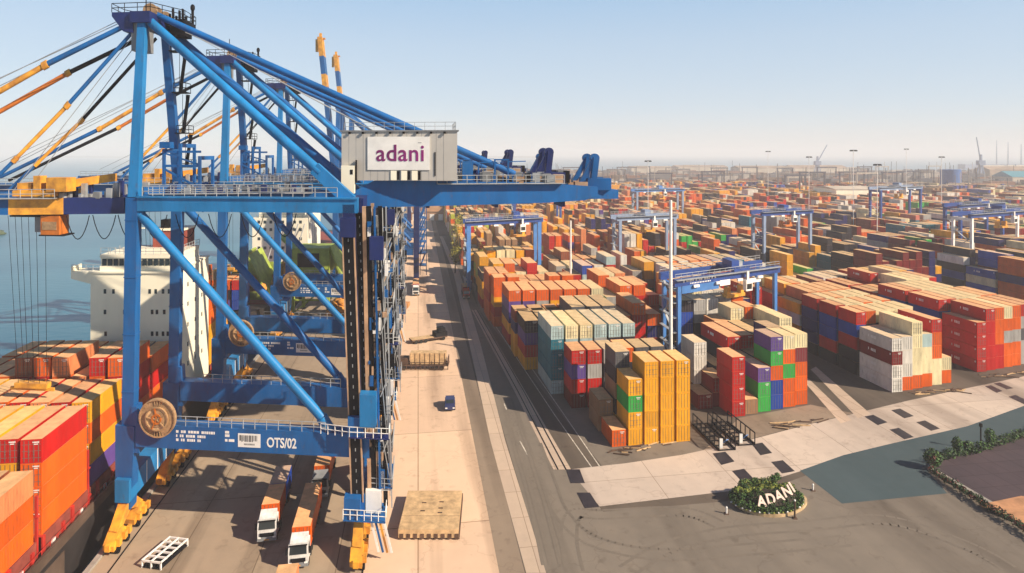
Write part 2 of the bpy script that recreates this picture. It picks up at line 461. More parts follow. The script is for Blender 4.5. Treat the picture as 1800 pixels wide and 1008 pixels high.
m_teal = ground_mat('blue_grey_asphalt', (0.062, 0.092, 0.102), (0.045, 0.07, 0.078), 0.06)  # blue-grey asphalt patch along the pale crossing
patch('blue_grey_area', [(1406, 828), (1482, 801), (1560, 782), (1700, 750), (1800, 714), (1900, 682), (1900, 742), (1640, 806), (1630, 828), (1665, 868), (1480, 886)], 0.033, m_teal)
# bright lanes between the blocks, on the right
for i, pix in enumerate(([(1425, 650), (1434, 645), (1530, 728), (1508, 736)], [(1420, 665), (1414, 672), (1478, 745), (1497, 739)])):
    patch('pale_lane', pix, 0.034, m_pale)
patch('block_apron', [(1228, 800), (1300, 735), (1425, 712), (1500, 727), (1420, 746), (1310, 775)], 0.029, m_asph2)
m_tyre = ground_mat('tyre_worn_asphalt', (0.20, 0.168, 0.132), (0.138, 0.118, 0.096), 0.12)
tm = MB()
for ti, pts in enumerate(([(1010, 1005), (1000, 950), (1010, 905), (1060, 905), (1200, 900), (1270, 925)], [(1100, 1005), (1180, 960), (1290, 935), (1420, 925), (1560, 915), (1700, 960), (1780, 1004)], [(940, 780), (965, 850), (985, 900), (1040, 950), (1160, 975), (1330, 965), (1500, 950)],
            [(900, 720), (925, 800), (950, 880), (985, 1005)], [(890, 700), (918, 800), (942, 880), (972, 1005)])):
    w_ = [P(*q) for q in pts]; fine = []
    for i in range(len(w_) - 1):          # smooth curve through the points
        p0, p1, p2, p3 = w_[max(0, i - 1)], w_[i], w_[i + 1], w_[min(len(w_) - 1, i + 2)]
        for k in range(8):
            t = k / 8; fine.append(.5 * ((2 * p1) + (p2 - p0) * t + (2 * p0 - 5 * p1 + 4 * p2 - p3) * t * t + (3 * p1 - p0 - 3 * p2 + p3) * t ** 3))
    for s_ in (-.95, .95):
        for a, c in zip(fine, fine[1:]):
            d = c - a; n = Vector((d.y, -d.x, 0)).normalized(); z = .0340 + .0012 * ti
            tm.add([(*(a + n * (s_ - .2)).xy, z), (*(a + n * (s_ + .2)).xy, z), (*(c + n * (s_ + .2)).xy, z), (*(c + n * (s_ - .2)).xy, z)], [(0, 1, 2, 3)])
struct(tm.build('tyre_mark', m_tyre))
m_lit_pave = mat('painted_lit_paving', (0.50, 0.25, 0.12), .85, vary=.2)  # sunlit part of the island, light put into the paving colour
pl = [(995, 826, 1019, 826, 1028, 850, 1003, 850), (1014, 867, 1037, 867, 1053, 892, 1028, 894), (1253, 798, 1275, 795, 1291, 812, 1268, 818),
      (1322, 782, 1340, 779, 1357, 797, 1337, 801), (1287, 829, 1308, 825, 1329, 847, 1308, 851), (1356, 813, 1376, 810, 1397, 829, 1375, 833),
      (1520, 733, 1535, 730, 1560, 743, 1543, 748), (1567, 722, 1582, 719, 1606, 732, 1590, 736), (1564, 756, 1580, 753, 1606, 769, 1590, 773),
      (1611, 743, 1626, 740, 1652, 754, 1637, 758), (1732, 680, 1742, 678, 1762, 688, 1752, 691), (1747, 675, 1757, 673, 1781, 683, 1770, 685), (1773, 698, 1785, 695, 1812, 708, 1800, 711)]
where = ['end of the pale rail strip', 'corner of the pale crossing, below the first', 'pale crossing behind the topiary bed, on the rack side', 'pale crossing in front of the stacked frames',
         'pale crossing edge just behind the topiary bed', 'pale crossing edge beside the blue grey asphalt', 'pale crossing at the end of the first lane', 'pale crossing at the end of the second lane',
         'pale crossing edge opposite the first lane', 'pale crossing edge opposite the second lane', 'pale crossing before the red stacks', 'pale crossing nearest to the red stacks', 'pale crossing edge by the planted bank']
for q, wd in zip(pl, where):
    s = MB(); c = [P(q[i], q[i + 1]) for i in range(0, 8, 2)]
    s.prism([(p.x, p.y, 0.02) for p in c], (0, 0, 0.045))
    tag(s.build('steel_plate', m_plate), 'dark steel plate set in the ' + wd, 'steel plate', 'steel plates on the crossing')
# ------------------------------------------------------------------ ship to shore cranes
SP, BS = 28.6, 14.0                          # rail span, leg spacing along the rail
def TQ(p): return (p[0] + QX * p[1], p[1] - 0.098 * p[0], p[2] + 1.6 * max(0, min(1, (p[2] - 50) / 7)))
def yb(x, off=0.0): return 7.0 + off + 0.2 * (x - 13)
def build_crane(X0, Y0):
    root = empty('quay_crane', (X0, Y0, 0.06))
    N = lambda: MB(TQ)
    # seaside legs: flared foot, tall shaft
    for y in (0, BS):
        m = N()
        m.bar((0, y, 13.0), (0.5, y, 40.6), 1.5, 1.35)
        for k in range(4): t = (k + .6) / 4; m.bar((.5 * t, y, 13 + 27.6 * t), (.5 * t, y, 13.12 + 27.6 * t), 1.62, 1.47)
        m.bar((-0.5, y, 3.2), (-0.2, y, 13.2), 1.9, 1.7, w2=2.5, h2=1.8)
        m.bar((0.6, y, 10.0), (.9, y, 15.5), 1.9, 1.6, w2=.7, h2=1.5)
        m.build('leg', [blue], root)
        m = N()
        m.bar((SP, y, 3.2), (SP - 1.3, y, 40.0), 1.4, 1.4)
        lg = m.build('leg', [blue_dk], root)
        # cable and lift mast on landside leg; shade painted black, lit edges tan
        m = N()
        f = -1.35
        lx = lambda z: SP - .05 - 1.3 * (z - 3.2) / 36.8
        m.bar((lx(6), y + f + .1, 6.0), (lx(38.3), y + f + .1, 38.3), 1.15, .5, 0)
        for dx in (-.68, 0.68): m.bar((lx(6) + dx, y + f, 6.0), (lx(38.3) + dx, y + f, 38.3), .16, .4, 1)
        for k in range(26): q = lx(7 + k * 1.2); m.box(q - 0.06, q + 0.03, y + f - .2, y + f - .1, 7 + k * 1.2, 7.35 + k * 1.2, 2)
        m.build('lift_mast_and_leg_shade', [dark, tan, steel], root)
    # portal beams (with the writing), rear one higher in the picture only because it stands further away
    for y in (0, BS):
        m = N(); m.box(1.2, SP + 1.2, y - .95, y + .95, 10.8, 13.5); 
        m.build('portal_beam', [blue], root)
        m = N(); m.bar((1.6, y, 38.4), (SP - 4.0, y, 14.4), 1.45, 1.45)
        d = N(); d.tube((.9, y, 39), (SP - 4.6, y, 14.9), 0.58, 16); d.tube((SP - 4.6, y, 14.9), (SP - 3.6, y, 13.4), 0.72, 16)
        for t in (.02, .33, .66): q0 = Vector((.9, y, 39)).lerp(Vector((SP - 4.6, y, 14.9)), t); q1 = Vector((.9, y, 39)).lerp(Vector((SP - 4.6, y, 14.9)), t + .005); d.tube(q0, q1, .68, 16)
        d.build('diagonal_brace', [blue_lt if y == 0 else blue], root)
        m = N(); m.box(1.25, SP - .2, y - .7, y + .7, 39.0, 40.6); m.box(1.25, SP - .2, y - .9, y + .9, 40.6, 40.75, 0)
        m.build('upper_beam', [blue_lt], root)
    # ties along the rail
    for x, b in ((0.4, blue), (SP - .4, blue_dk)):
        m = N(); m.box(x - .7, x + .7, 1.1, BS - 1.1, 38.9, 40.6); m.build('tie_beam', [b], root)
    m = N(); m.box(-1.2, 0.6, -1.5, BS + 1.5, 4.3, 7.0, 0)
    for yy in (3.3, 6.6, 9.4, 12.2): m.box(0.6, 0.62, yy, yy + .22, 4.3, 7.0, 1)
    m.build('sill_beam', [blue_lt, white], root)
    m = N(); m.box(SP - .7, SP + .7, -1.5, BS + 1.5, 4.3, 6.8); m.build('sill_beam', [blue], root)
    # bogies: equaliser, two sub equalisers, wheels
    for x in (-0.3, SP):
        for y in (-0.2, BS + .2):
            m = N()
            m.prism([(x - .55, y - 3.4, 2.2), (x - .55, y - .9, 4.3), (x - .55, y + .9, 4.3), (x - .55, y + 3.4, 2.2), (x - .55, y + 2.6, 1.8), (x - .55, y, 3.0), (x - .55, y - 2.6, 1.8)], (1.1, -.108, 0))
            for s in (-1, 1):
                c = y + s * 2.6
                m.prism([(x - .7, c - 1.9, .6), (x - .7, c - 1.9, 1.2), (x - .7, c - .4, 2.3), (x - .7, c + .4, 2.3), (x - .7, c + 1.9, 1.2), (x - .7, c + 1.9, .6)], (1.4, -.137, 0))
                for q in (-1.5, -.1, 1.0): m.box(x + .7, x + 1.15, c + q, c + q + .65, .9, 1.7)
                m.box(x - .3, x + .3, c - 2.3 if s < 0 else c + 1.9, c - 1.9 if s < 0 else c + 2.3, .7, 1.4)
            bo = m.build('bogie', [yel], root)
            for s in (-1, 1):
                for q in (-1.15, 1.15):
                    c = y + s * 2.6 + q
                    k = N(); k.tube((x - .45, c, .42), (x + .95, c, .42), .42, 12); k.build('wheel', [dark], bo)
    # A frame masts and head
    for y, yt in ((0, 2.6), (BS, 9.4)):
        m = N()
        m.bar((0.6, y, 40.6), (0.5, yt, 61.6), 1.25, 1.2, w2=1.0, h2=1.0)
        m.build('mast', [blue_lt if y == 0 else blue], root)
        m = N()
        for k in range(4):
            t = (k + .7) / 4.4; c = Vector((0.6, y, 40.6)).lerp(Vector((0.5, yt, 61.6)), t)
            m.box(c.x + .5, c.x + 2.6, c.y - .9, c.y + .9, c.z, c.z + .12)
            m.rail([(c.x + .8, c.y - .9, c.z), (c.x + 2.6, c.y - .9, c.z), (c.x + 2.6, c.y + .9, c.z)], 1.1, .05, 1.0)
            if k < 3: m.bar((c.x + 1.4, c.y, c.z), (c.x + 2.1, c.y + .2, c.z + 4.7), .5, .08)
            for dx in (1.5, 2.0): m.tube((c.x + dx, c.y - .5, c.z), (c.x + dx, c.y - .4, c.z + 4.7), .04, 4, cap=False)
        if y: m.build('mast_ladder', [dark], root)
    m = N()
    m.box(-.8, 1.8, 1.6, 10.4, 60.6, 62.0, 0)
    m.prism([(-3.4, 2.0, 62.0), (-3.4, 2.0, 61.5), (-1.9, 2.0, 59.6), (-.6, 2.0, 59.4), (-.6, 2.0, 62.0)], (0, 3.4, 0), 0)
    m.box(-.9, .8, 2.2, 5.0, 57.2, 60.6, 2)
    m.box(1.6, 4.6, 6.2, 10.2, 61.3, 61.9, 1); m.box(2.2, 4.2, 7.0, 9.8, 59.9, 61.3, 1)
    m.build('mast_head', [blue_dk, dark, grey], root)
    m = N()
    m.rail([(-3.4, 2.0, 62), (-3.4, 5.4, 62), (-.5, 10.2, 62), (4.6, 10.2, 61.9), (4.6, 6.2, 61.9), (1.8, 1.8, 62), (-3.4, 2.0, 62)], 1.1, .05, 1.5)
    for k in range(9): m.box(1.8 + .3 * k, 2.0 + .3 * k, 6.4 + .4 * (k % 3), 6.8 + .4 * (k % 3), 61.9, 62.5 + .3 * (k % 4))
    m.tube((.6, 3.2, 62), (.6, 3.2, 65.2), .07, 5); m.tube((4.3, 9.8, 62), (4.3, 9.8, 64.0), .2, 6); m.blob((4.3, 9.8, 64.2), .35, .35, .5)
    m.build('head_railing', [dark], root)
    for yy in (3.6, 5.2, 8.2): m = N(); m.tube((.9, yy, 62.5), (.9, yy + .3, 62.5), .95, 16); m.build('sheave', [bronze], root)
    # tubes from the head to the landside legs, and the long backstays
    for y0, y1 in ((2.7, 1.4), (9.3, 12.2)):
        m = N(); m.tube((1.0, y0, 61.2), (23.6, y1, 43.6), .58, 16, r2=.66); m.bar((22.9, y1, 44.2), (27.4, y1, 40.2), 1.1, 1.5, w2=1.5, h2=1.6)
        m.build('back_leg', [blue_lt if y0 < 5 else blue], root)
    for y0, o, r in ((4.2, -2.2, .44), (7.8, 2.2, .40)):
        m = N(); m.tube((1.2, y0, 62.2), (48.5, yb(48.5, o), 43.2), r, 12); m.build('backstay', [blue_dk if o > 0 else blue], root)
    # boom over the water and girder over the land, two box girders each
    for o in (-2.6, 2.6):
        for xa, xb, mt, za, zb in ((-48, -14.6, 0, 38.4, 40.6), (-14.6, -8.6, 1, 38.4, 40.6), (-8.6, -3.5, 0, 38.4, 40.6), (-3.5, -1.0, 2, 38.2, 40.9)):
            pass
        m = N()
        for xa, xb, mt in ((-48, -14.8, 0), (-14.8, -8.4, 1), (-8.4, -1.2, 2)):
            p = [(xa, yb(xa, o) - .6, 38.5), (xb, yb(xb, o) - .6, 38.5), (xb, yb(xb, o) + .6, 38.5), (xa, yb(xa, o) + .6, 38.5)]
            m.hexa(p + [(a, b_, 40.5) for a, b_, c_ in p], mt)
        m.build('boom_girder', [blue, yel, blue_dk], root)
        m = N()
        prof = [(-1.0, 38.7, 40.9), (18, 38.8, 40.9), (27, 38.7, 41.0), (30, 39.0, 42.5), (42, 39.2, 42.3), (52, 39.4, 42.1), (58, 39.7, 41.6), (59.8, 40.4, 41.5)]
        for (xa, a0, a1), (xb, b0, b1) in zip(prof, prof[1:]):
            m.hexa([(xa, yb(xa, o) - .6, a0), (xb, yb(xb, o) - .6, b0), (xb, yb(xb, o) + .6, b0), (xa, yb(xa, o) + .6, a0),
                    (xa, yb(xa, o) - .6, a1), (xb, yb(xb, o) - .6, b1), (xb, yb(xb, o) + .6, b1), (xa, yb(xa, o) + .6, a1)])
        m.build('back_girder', [blue], root)
    m = N()
    for k in range(12):
        x = -46 + k * 9.2
        m.bar((x, yb(x, -2.4), 39.2), (x, yb(x, 2.4), 39.2), .5, .8)
    m.build('cross_tie', [blue_dk], root)
    # walkways, rails and the small gear on the girders
    m = N()
    for xa, xb, z, o in ((-47, -9, 40.5, -3.6), (2, 22, 40.95, -3.6), (38, 55, 42.0, -3.5), (2, 22, 40.95, 3.6), (38, 55, 42.0, 3.5)):
        m.bar((xa, yb(xa, o), z), (xb, yb(xb, o), z), 1.0, .1)
        m.rail([(xa, yb(xa, o - .4 if o < 0 else o + .4), z), (xb, yb(xb, o - .4 if o < 0 else o + .4), z)], 1.1, .05, 1.3)
    m.rail([(2, -.9, 40.85), (26, -.9, 40.85)], 1.1, .05, 1.3)
    m.build('walkway', [steel], root)
    m = N()
    r2 = random.Random(3)
    for k in range(110):
        x = r2.uniform(38.5, 57); o = r2.uniform(-3.2, 2.6); h = r2.uniform(.3, 1.7); ww = r2.uniform(.3, 1.4)
        m.box(x, x + ww, yb(x, o), yb(x, o) + .6, 42, 42 + h, (0, 1, 2, 3, 4)[k % 5])
    for k in range(40):
        x = r2.uniform(2, 21); o = r2.uniform(-3.2, 2.6); h = r2.uniform(.3, 1.2); ww = r2.uniform(.3, 1.0)
        m.box(x, x + ww, yb(x, o), yb(x, o) + .6, 40.9, 40.9 + h, k % 3)
    for k in range(34):
        x = r2.uniform(-12, 0); o = r2.uniform(-3.2, 2.6); h = r2.uniform(.4, 2.2); ww = r2.uniform(.3, .9)
        m.box(x, x + ww, yb(x, o), yb(x, o) + .6, 40.4, 40.4 + h, k % 3)
    m.build('deck_gear', [steel, grey, blue_dk, tan, dark], root)['kind'] = 'stuff'
    # bent sheave frames at the girder's end
    for x, z0 in ((53.2, 42.0), (59.6, 41.2)):
        for o in (-1.9, 1.9):
            m = N(); y = yb(x, o)
            m.bar((x - .2, y, z0), (x + .3, y, z0 + 4.2), .75, .9); m.bar((x + .2, y, z0 + 4.2), (x - 2.0, y, z0 + .2), .5, .6); m.tube((x + .1, y - .3, z0 + 4.1), (x + .1, y + .3, z0 + 4.1), .62, 12)
            m.box(x - .9, x + 2.2, y - .5, y + .5, z0 - .2, z0 + 1.4); m.box(x - 2.6, x - .9, y - .5, y + .4, z0, z0 + .9, 1)
            m.build('sheave_frame', [blue_dk if x < 55 else blue, tan], root)
    m = N(); m.hexa([(a_, yb(a_, b_), c_) for c_ in (39.8, 41.0) for a_, b_ in ((57.5, -2.2), (63, -2.2), (63, 2.2), (57.5, 2.2))]); m.build('end_platform', [blue], root)
    m = N()
    m.box(43.5, 43.7, yb(43.5, -2.6), yb(43.5, -2.4), 42, 44.6); m.box(45.7, 45.9, yb(45.7, -2.6), yb(45.7, -2.4), 42, 45.1); m.box(47.5, 47.7, yb(47.5, -2.6), yb(47.5, -2.4), 42, 45.1)
    m.box(45.7, 47.7, yb(46.5, -2.6), yb(46.5, -2.4), 45.0, 45.2); m.build('gear_frame', [blue], root); m = N(); m.box(41.4, 42.8, yb(42, -3.0), yb(42, -1.8), 42, 44.9); m.bar((42.6, yb(42.6, -2.5), 44.7), (50, yb(50, -2.5), 44.9), .12, .12)
    for k in range(10): m.box(39 + k * 1.3, 39.12 + k * 1.3, yb(39 + k * 1.3, -2.9), yb(39 + k * 1.3, -2.8), 42, 43.2)
    m.build('gear_frame', [blue], root)
    # machine house with the sign
    hx0, hx1, hy0, hy1, hz0, hz1 = 25.6, 40.5, 6.4, 14.0, 42.5, 48.7
    m = N()
    m.box(hx0, hx1, hy0, hy1, hz0, hz1, 0)
    m.box(hx0 - .2, hx1 + .2, hy0 - .15, hy1 + .15, hz1, hz1 + .18, 1)
    for k in range(8): m.box(hx0 + .9 + k * 1.75, hx0 + 1.2 + k * 1.75, hy0 - .3, hy0 - .1, hz1 - .3, hz1 - .02, 2)
    for k in range(1, 15): m.box(hx0 + k * .94, hx0 + k * .94 + .03, hy0 - .012, hy0, hz0, hz1, 1)
    m.box(hx0 + 12.0, hx0 + 12.15, hy0 - .08, hy0, hz0 + .6, hz0 + 3.6, 2)
    mh = m.build('machine_house', [houseg, grey, dark], root)
    m = N(); m.rail([(hx0 + .3, hy0 + .2, hz1 + .18), (hx1 - .2, hy0 + .2, hz1 + .18), (hx1 - .2, hy1 - .3, hz1 + .18)], 1.0, .03, 1.2); m.build('roof_railing', [steel], mh)
    m = N(); m.box(hx0 + 3.4, hx0 + 11.4, hy0 - .12, hy0 - .02, hz0 + 1.35, hz0 + 5.55)
    m.build('sign_panel', [white], mh)
    dx = Vector((1, -.098, 0)).normalized(); up = Vector((0, 0, 1))
    def face(x, y, z, yoff):                 # matrix laying text on a face that looks at -y in the crane's frame
        o = Vector(TQ((x, y + yoff, z)))
        M = Matrix.Identity(4)
        for r in range(3): M[r][0], M[r][1], M[r][2], M[r][3] = dx[r], up[r], dx.cross(up)[r], o[r]
        return M
    text_mesh('adani', 2.95, 'sign_lettering', magenta, mh, face(hx0 + 4.5, hy0, hz0 + 2.5, -.14) @ Matrix.Diagonal((.99, 1, 1, 1)), .02, .035, space=1.04)
    m = N(); m.box(hx0 + 9.9, hx0 + 10.35, hy0 - .14, hy0 - .12, hz0 + 4.75, hz0 + 4.82); m.build('sign_mark', [grey], mh)
    for k in range(3):
        m = N(); x = hx0 + 6.4 + k * 1.35; m.box(x, x + .75, hy0 - .1, hy0, hz0 + .05, hz0 + 1.25, 0); m.box(x + .8, x + 1.15, hy0 - .06, hy0, hz0 + .1, hz0 + 1.2, 1)
        m.build('door', [cream, dark], mh)
    m = N(); m.box(hx0 + 1.9, hx0 + 2.05, hy0 - .9, hy0 - .1, hz0 - .3, hz0 + 2.6, 1); m.box(hx0 + .1, hx0 + 1.8, hy0 - 1.2, hy0 - .1, hz0 - 1.6, hz0 + 1.9, 0); m.box(hx0 + 1.25, hx0 + 1.6, hy0 - 1.23, hy0 - 1.2, hz0 + .8, hz0 + 1.4, 1)
    m.build('control_cabin', [cream, dark], root)
    # trolley with hanging cab and hoist ropes
    x = -12.2
    m = N()
    m.box(x - 2.5, x + 3.0, yb(x, -3.1), yb(x, 3.1), 40.7, 41.4, 0)
    m.box(x + .2, x + 1.1, yb(x, -3.0), yb(x, -1.6), 41.4, 43.2, 0); m.box(x + 2.0, x + 4.6, yb(x, -3.2), yb(x, -1.0), 41.3, 43.0, 0); m.box(x - 2.2, x - .4, yb(x, -2.6), yb(x, 1.6), 41.4, 42.3, 0)
    m.prism([(x + 3.2, yb(x, -1), 42.6), (x + 8.6, yb(x, 1), 43.4), (x + 8.6, yb(x, 1), 42.4), (x + 3.2, yb(x, -1), 41.6)], (0, .8, 0), 0)
    m.box(x - 3.5, x + 1, yb(x, -2.2), yb(x, 2), 38.1, 38.3, 1); m.box(x - .4, x + .9, yb(x, -1.8), yb(x, -.6), 36.2, 38.1, 2)
    tr = m.build('trolley', [yel, dark, grey], root)
    m = N(); m.box(x + .9, x + 3.3, yb(x, -2.6), yb(x, -.4), 36.0, 38.3, 0); m.box(x + .7, x + 4.0, yb(x, -2.7), yb(x, -.3), 35.85, 36.0, 1); m.box(x + 1.1, x + 3.0, yb(x, -2.64), yb(x, -2.6), 36.6, 37.6, 2)
    m.build('operator_cab', [orange_p, dark, bronze], tr)
    m = N()
    for k, dx_ in enumerate((-4.2, -3.6, -2.4, -1.8, -.4, .5)): m.tube((x + dx_, yb(x, -1.5 + .5 * (k % 2)), 38.2), (x + dx_ * .75, yb(x, -1.0 + .5 * (k % 2)), 17.2), .035, 4, cap=False)
    m.build('hoist_rope', [dark], tr)
    m = N(); m.box(x - 3.6, x + .8, yb(x, -1.2), yb(x, -.2), 16.6, 17.2, 0); m.box(x - 4.4, x + 1.5, yb(x, -.8), yb(x, -.55), 16.2, 16.6, 0)
    m.build('spreader', [yel], tr)
    m = N()
    for xs in (-8.0, -4.9, -1.9, 1.2, 5, 9, 13, 17):
        pts = [(xs + 3.0 * t, yb(xs, -3.3), 38.4 - 2.9 * math.sin(math.pi * t) ** .8) for t in [k / 10 for k in range(11)]]
        m = N(); m.path(pts, .06, 5); m.build('festoon_cable', [dark], root)
    # forestays: blue, yellow, blue
    def stay(name, a, b_, r, cuts, mts, n=9):
        m = N(); a, b_ = Vector(a), Vector(b_); cs = [0] + list(cuts) + [1]
        for t0, t1, q in zip(cs, cs[1:], mts): m.tube(a.lerp(b_, t0), a.lerp(b_, t1), r, n, q)
        for t in cuts: c = a.lerp(b_, t); d = (b_ - a).normalized(); m.tube(c - d * .35, c + d * .35, r * 1.45, n, 1)
        m.build(name, [blue, yel, dark, orange_p], root)
    stay('forestay', (-.8, 2.8, 61.0), (-40, yb(-40, -2.4), 41.0), .31, (.27, .54), (0, 1, 0))
    stay('forestay', (-.8, 9.0, 61.0), (-40, yb(-40, 2.4), 41.0), .27, (.28, .52), (2, 3, 2))
    stay('forestay', (-.6, 3.0, 60.2), (-18.2, yb(-18, -2.4), 41.4), .24, (.46, .80), (0, 1, 0))
    stay('forestay', (-.6, 9.0, 60.0), (-18.2, yb(-18, 2.4), 41.2), .22, (.52, .82), (2, 1, 0))
    m = N()
    for a, e in (((-2.5, 3, 61), (-44, yb(-44, -1), 42)), ((-2.5, 4, 61), (-42, yb(-42, 1), 42)), ((-1, 4, 60), (-16, yb(-16, -.6), 41)), ((-1, 6, 60), (-15, yb(-15, .6), 41)), ((-2, 3, 61.6), (-36, yb(-36, -2), 44.8)),
                 ((1.5, 6, 62), (30, yb(30, 0), 48.6)), ((1.5, 7, 61.5), (36, yb(36, 0), 48.8))):
        m.tube(a, e, .05, 4, cap=False)
    m.build('wire_rope', [steel], root)
    # stay anchor box and portal at the boom hinge
    m = N()
    for y in (2.2, 11.6):
        m.bar((0.8, y, 40.8), (7.5, yb(7.5), 41.6), 1.2, 2.0, w2=1.0, h2=1.2)
    for xx, zz in ((2.4, 46.5), (4.6, 47.2), (7.2, 45.6)):
        m.box(xx, xx + .35, 4, 4.4, 41, zz); m.box(xx, xx + .35, 9, 9.4, 41, zz)
        m.box(xx, xx + .3, 4.2, 9.2, zz - .5, zz)
    m.box(2.4, 7.5, 4.1, 4.4, 44.2, 44.5); m.box(2.4, 7.5, 4.1, 4.4, 46, 46.3); m.bar((2.5, 4.2, 44), (7.4, 4.2, 41.5), .25); m.bar((7.4, 4.2, 44.5), (2.5, 4.2, 46), .2)
    m.box(2.2, 3.6, 3.6, 5.0, 46.6, 47.4)
    m.build('hinge_frame', [blue, blue_dk], root)
    # stair and lift tower on the landside
    r3 = random.Random(11)
    m = N()
    for k in range(8):
        z = 7.2 + k * 4.1
        m.box(SP + 1.0, SP + 3.9, -.6 + .35 * k, 5.0 + .35 * k, z, z + .16, 5 if k % 3 else 0)
        m.rail([(SP + 1.1, -.6 + .35 * k, z), (SP + 3.9, -.6 + .35 * k, z), (SP + 3.9, 5 + .35 * k, z)], 1.15, .05, .9, 1)
        if k < 7:
            m.bar((SP + 1.6, .2 + .35 * k, z + .1), (SP + 3.4, 3.6 + .35 * k, z + 4.1), .8, .12, 1)
            m.bar((SP + 2.0, .1 + .35 * k, z + 1.1), (SP + 3.8, 3.5 + .35 * k, z + 5.1), .07, .07, 2)
        for q in range(3):
            a = r3.uniform(1.0, 3.2); h = r3.uniform(.8, 2.6)
            m.box(SP + a, SP + a + r3.uniform(.4, 1.0), -.55 + .35 * k, .2 + .35 * k, z + .16, z + .16 + h, r3.choice((0, 0, 3, 4, 5, 5, 2)))
    for dx_, y, mi, ww in ((1.25, -.5, 2, .22), (1.75, -.3, 5, .3), (2.5, -.7, 0, .12), (3.85, -.5, 3, .07), (3.1, 0, 5, .25), (1.9, 4, 2, .2), (3.2, 8, 5, .3), (1.2, 9.8, 2, .25), (2.6, 11, 5, .4)): m.bar((SP + dx_, y, 5.0), (SP + dx_ - .7, y, 39.8), ww * 2, ww * 2, mi)
    for k in range(9): m.bar((SP + 2.5, -.6, 7 + 3.6 * k), (SP + 3.85, -.4, 10.4 + 3.6 * k if k % 2 else 7), .1, .1, 1)
    for k in range(9):
        dx_ = .9 + .33 * k; yy = r3.uniform(-.9, 2.5); m.tube((SP + dx_, yy, 5), (SP + dx_ - .6, yy + .5, 39.5), r3.choice((.05, .07, .1)), 5, r3.choice((5, 5, 2, 3, 0)), cap=False)
    for k in range(26):
        z = r3.uniform(8, 38); a = r3.uniform(.9, 3.2); m.box(SP + a, SP + a + r3.uniform(.2, .6), -.8, -.5 + r3.uniform(0, 2), z, z + r3.uniform(.3, 1.5), r3.choice((5, 2, 0, 4, 5)))
    m.build('stair_tower', [blue, steel, tan, steel, white, dark], root)
    m = N(); m.box(SP + 1.3, SP + 2.9, -1.9, -.6, 33.8, 36.4); m.build('switch_room', [blue_dk], root); m = N(); m.box(SP - 2.1, SP - .3, -2.3, -1.5, 36.4, 38.6); m.build('switch_room', [blue_dk], root)
    m = N(); m.box(SP + .2, SP + 2.1, -2.4, -.9, 15.0, 18.6); m.build('lift_car', [blue_lt], root)
    m = N(); m.box(SP - 1.0, SP + 3.6, -2.3, -1.0, 13.6, 13.75, 0); m.rail([(SP - 4.5, -1.3, 13.55), (SP - 1, -2.3, 13.75), (SP + 3.6, -2.3, 13.75), (SP + 3.6, -.8, 13.75)], 1.15, .05, .8, 1)
    m.box(SP - 1.2, SP + .6, -2.1, -1.2, 13.7, 15.9, 2)
    m.build('landing', [blue_dk, white, blue], root)
    m = N(); m.box(SP + .8, SP + 2.6, -1.2, 1.2, 4.6, 7.2, 0); m.box(SP - 1.6, SP + .3, -2.6, -1.2, 4.6, 6.9, 1)
    m.rail([(SP - 1.7, -2.7, 4.6), (SP + 3.2, -2.7, 4.6), (SP + 3.2, 1, 4.6)], 1.15, .05, .8, 0)
    m.box(SP - 1.7, SP + 3.2, -2.7, 1.2, 4.4, 4.55, 1)
    for k in range(4): m.bar((SP + 1.5 + .5 * k, -2.2, 4.4), (SP + 2.4 + .5 * k, -2.4, 1.0), .25, .12, k % 3)
    m.build('electrical_cabinet', [white, blue, yel], root)
    m = N()
    m.rail([(4.6, -.85, 13.5), (SP - 4, -.85, 13.5)], 1.15, .05, 1.4, 0); m.build('beam_railing', [steel], root); m = N(); m.rail([(4.6, BS - .85, 13.5), (SP - 4, BS - .85, 13.5)], 1.15, .05, 1.4, 0)
    m.build('beam_railing', [steel], root)
    # cable reel
    m = N(); cx, cy, cz = 4.2, -1.7, 14.6
    A = Vector((cx, cy, cz)); ax = Vector((0, 1, 0))
    def disc(y0, y1, r, mi, n=40): m.tube((cx, cy + y0, cz), (cx, cy + y1, cz), r, n, mi)
    def ring(y0, y1, ra, rb, mi, n=40):
        pts = []
        for k in range(n):
            t = 2 * math.pi * k / n; c, s_ = math.cos(t), math.sin(t)
            pts += [(cx + ra * c, cy + y0, cz + ra * s_), (cx + rb * c, cy + y0, cz + rb * s_), (cx + rb * c, cy + y1, cz + rb * s_), (cx + ra * c, cy + y1, cz + ra * s_)]
        fs = []
        for k in range(n):
            a, b_ = 4 * k, 4 * ((k + 1) % n)
            for i in range(4): j = (i + 1) % 4; fs.append((a + i, b_ + i, b_ + j, a + j))
        m.add(pts, fs, mi)
    disc(.15, .5, 1.6, 0); ring(0, .55, 2.12, 2.28, 0); disc(.0, .15, 1.35, 1); disc(-.08, 0, .95, 0); ring(-.16, -.0, 1.28, 1.42, 0); ring(-.2, -.05, .42, .62, 2)
    for k in range(36):
        t = 2 * math.pi * k / 36
        m.bar((cx + 1.55 * math.cos(t), cy + .2, cz + 1.55 * math.sin(t)), (cx + 2.2 * math.cos(t), cy + .2, cz + 2.2 * math.sin(t)), .12, .3, 0)
    for k in range(5):
        t = 2 * math.pi * k / 5 + .5; m.bar((cx, cy - .12, cz), (cx + 1.3 * math.cos(t), cy - .12, cz + 1.3 * math.sin(t)), .16, .12, 2 if k % 2 else 0)
    m.box(cx - .4, cx + .4, cy + .5, 0, cz - 1.4, cz - .6, 3)
    m.build('cable_reel', [bronze, wood, orange_p, blue], root)
    # writing on the portal beam: three small lines, a panel of barcode-like marks, the number
    m = N(); r4 = random.Random(5)
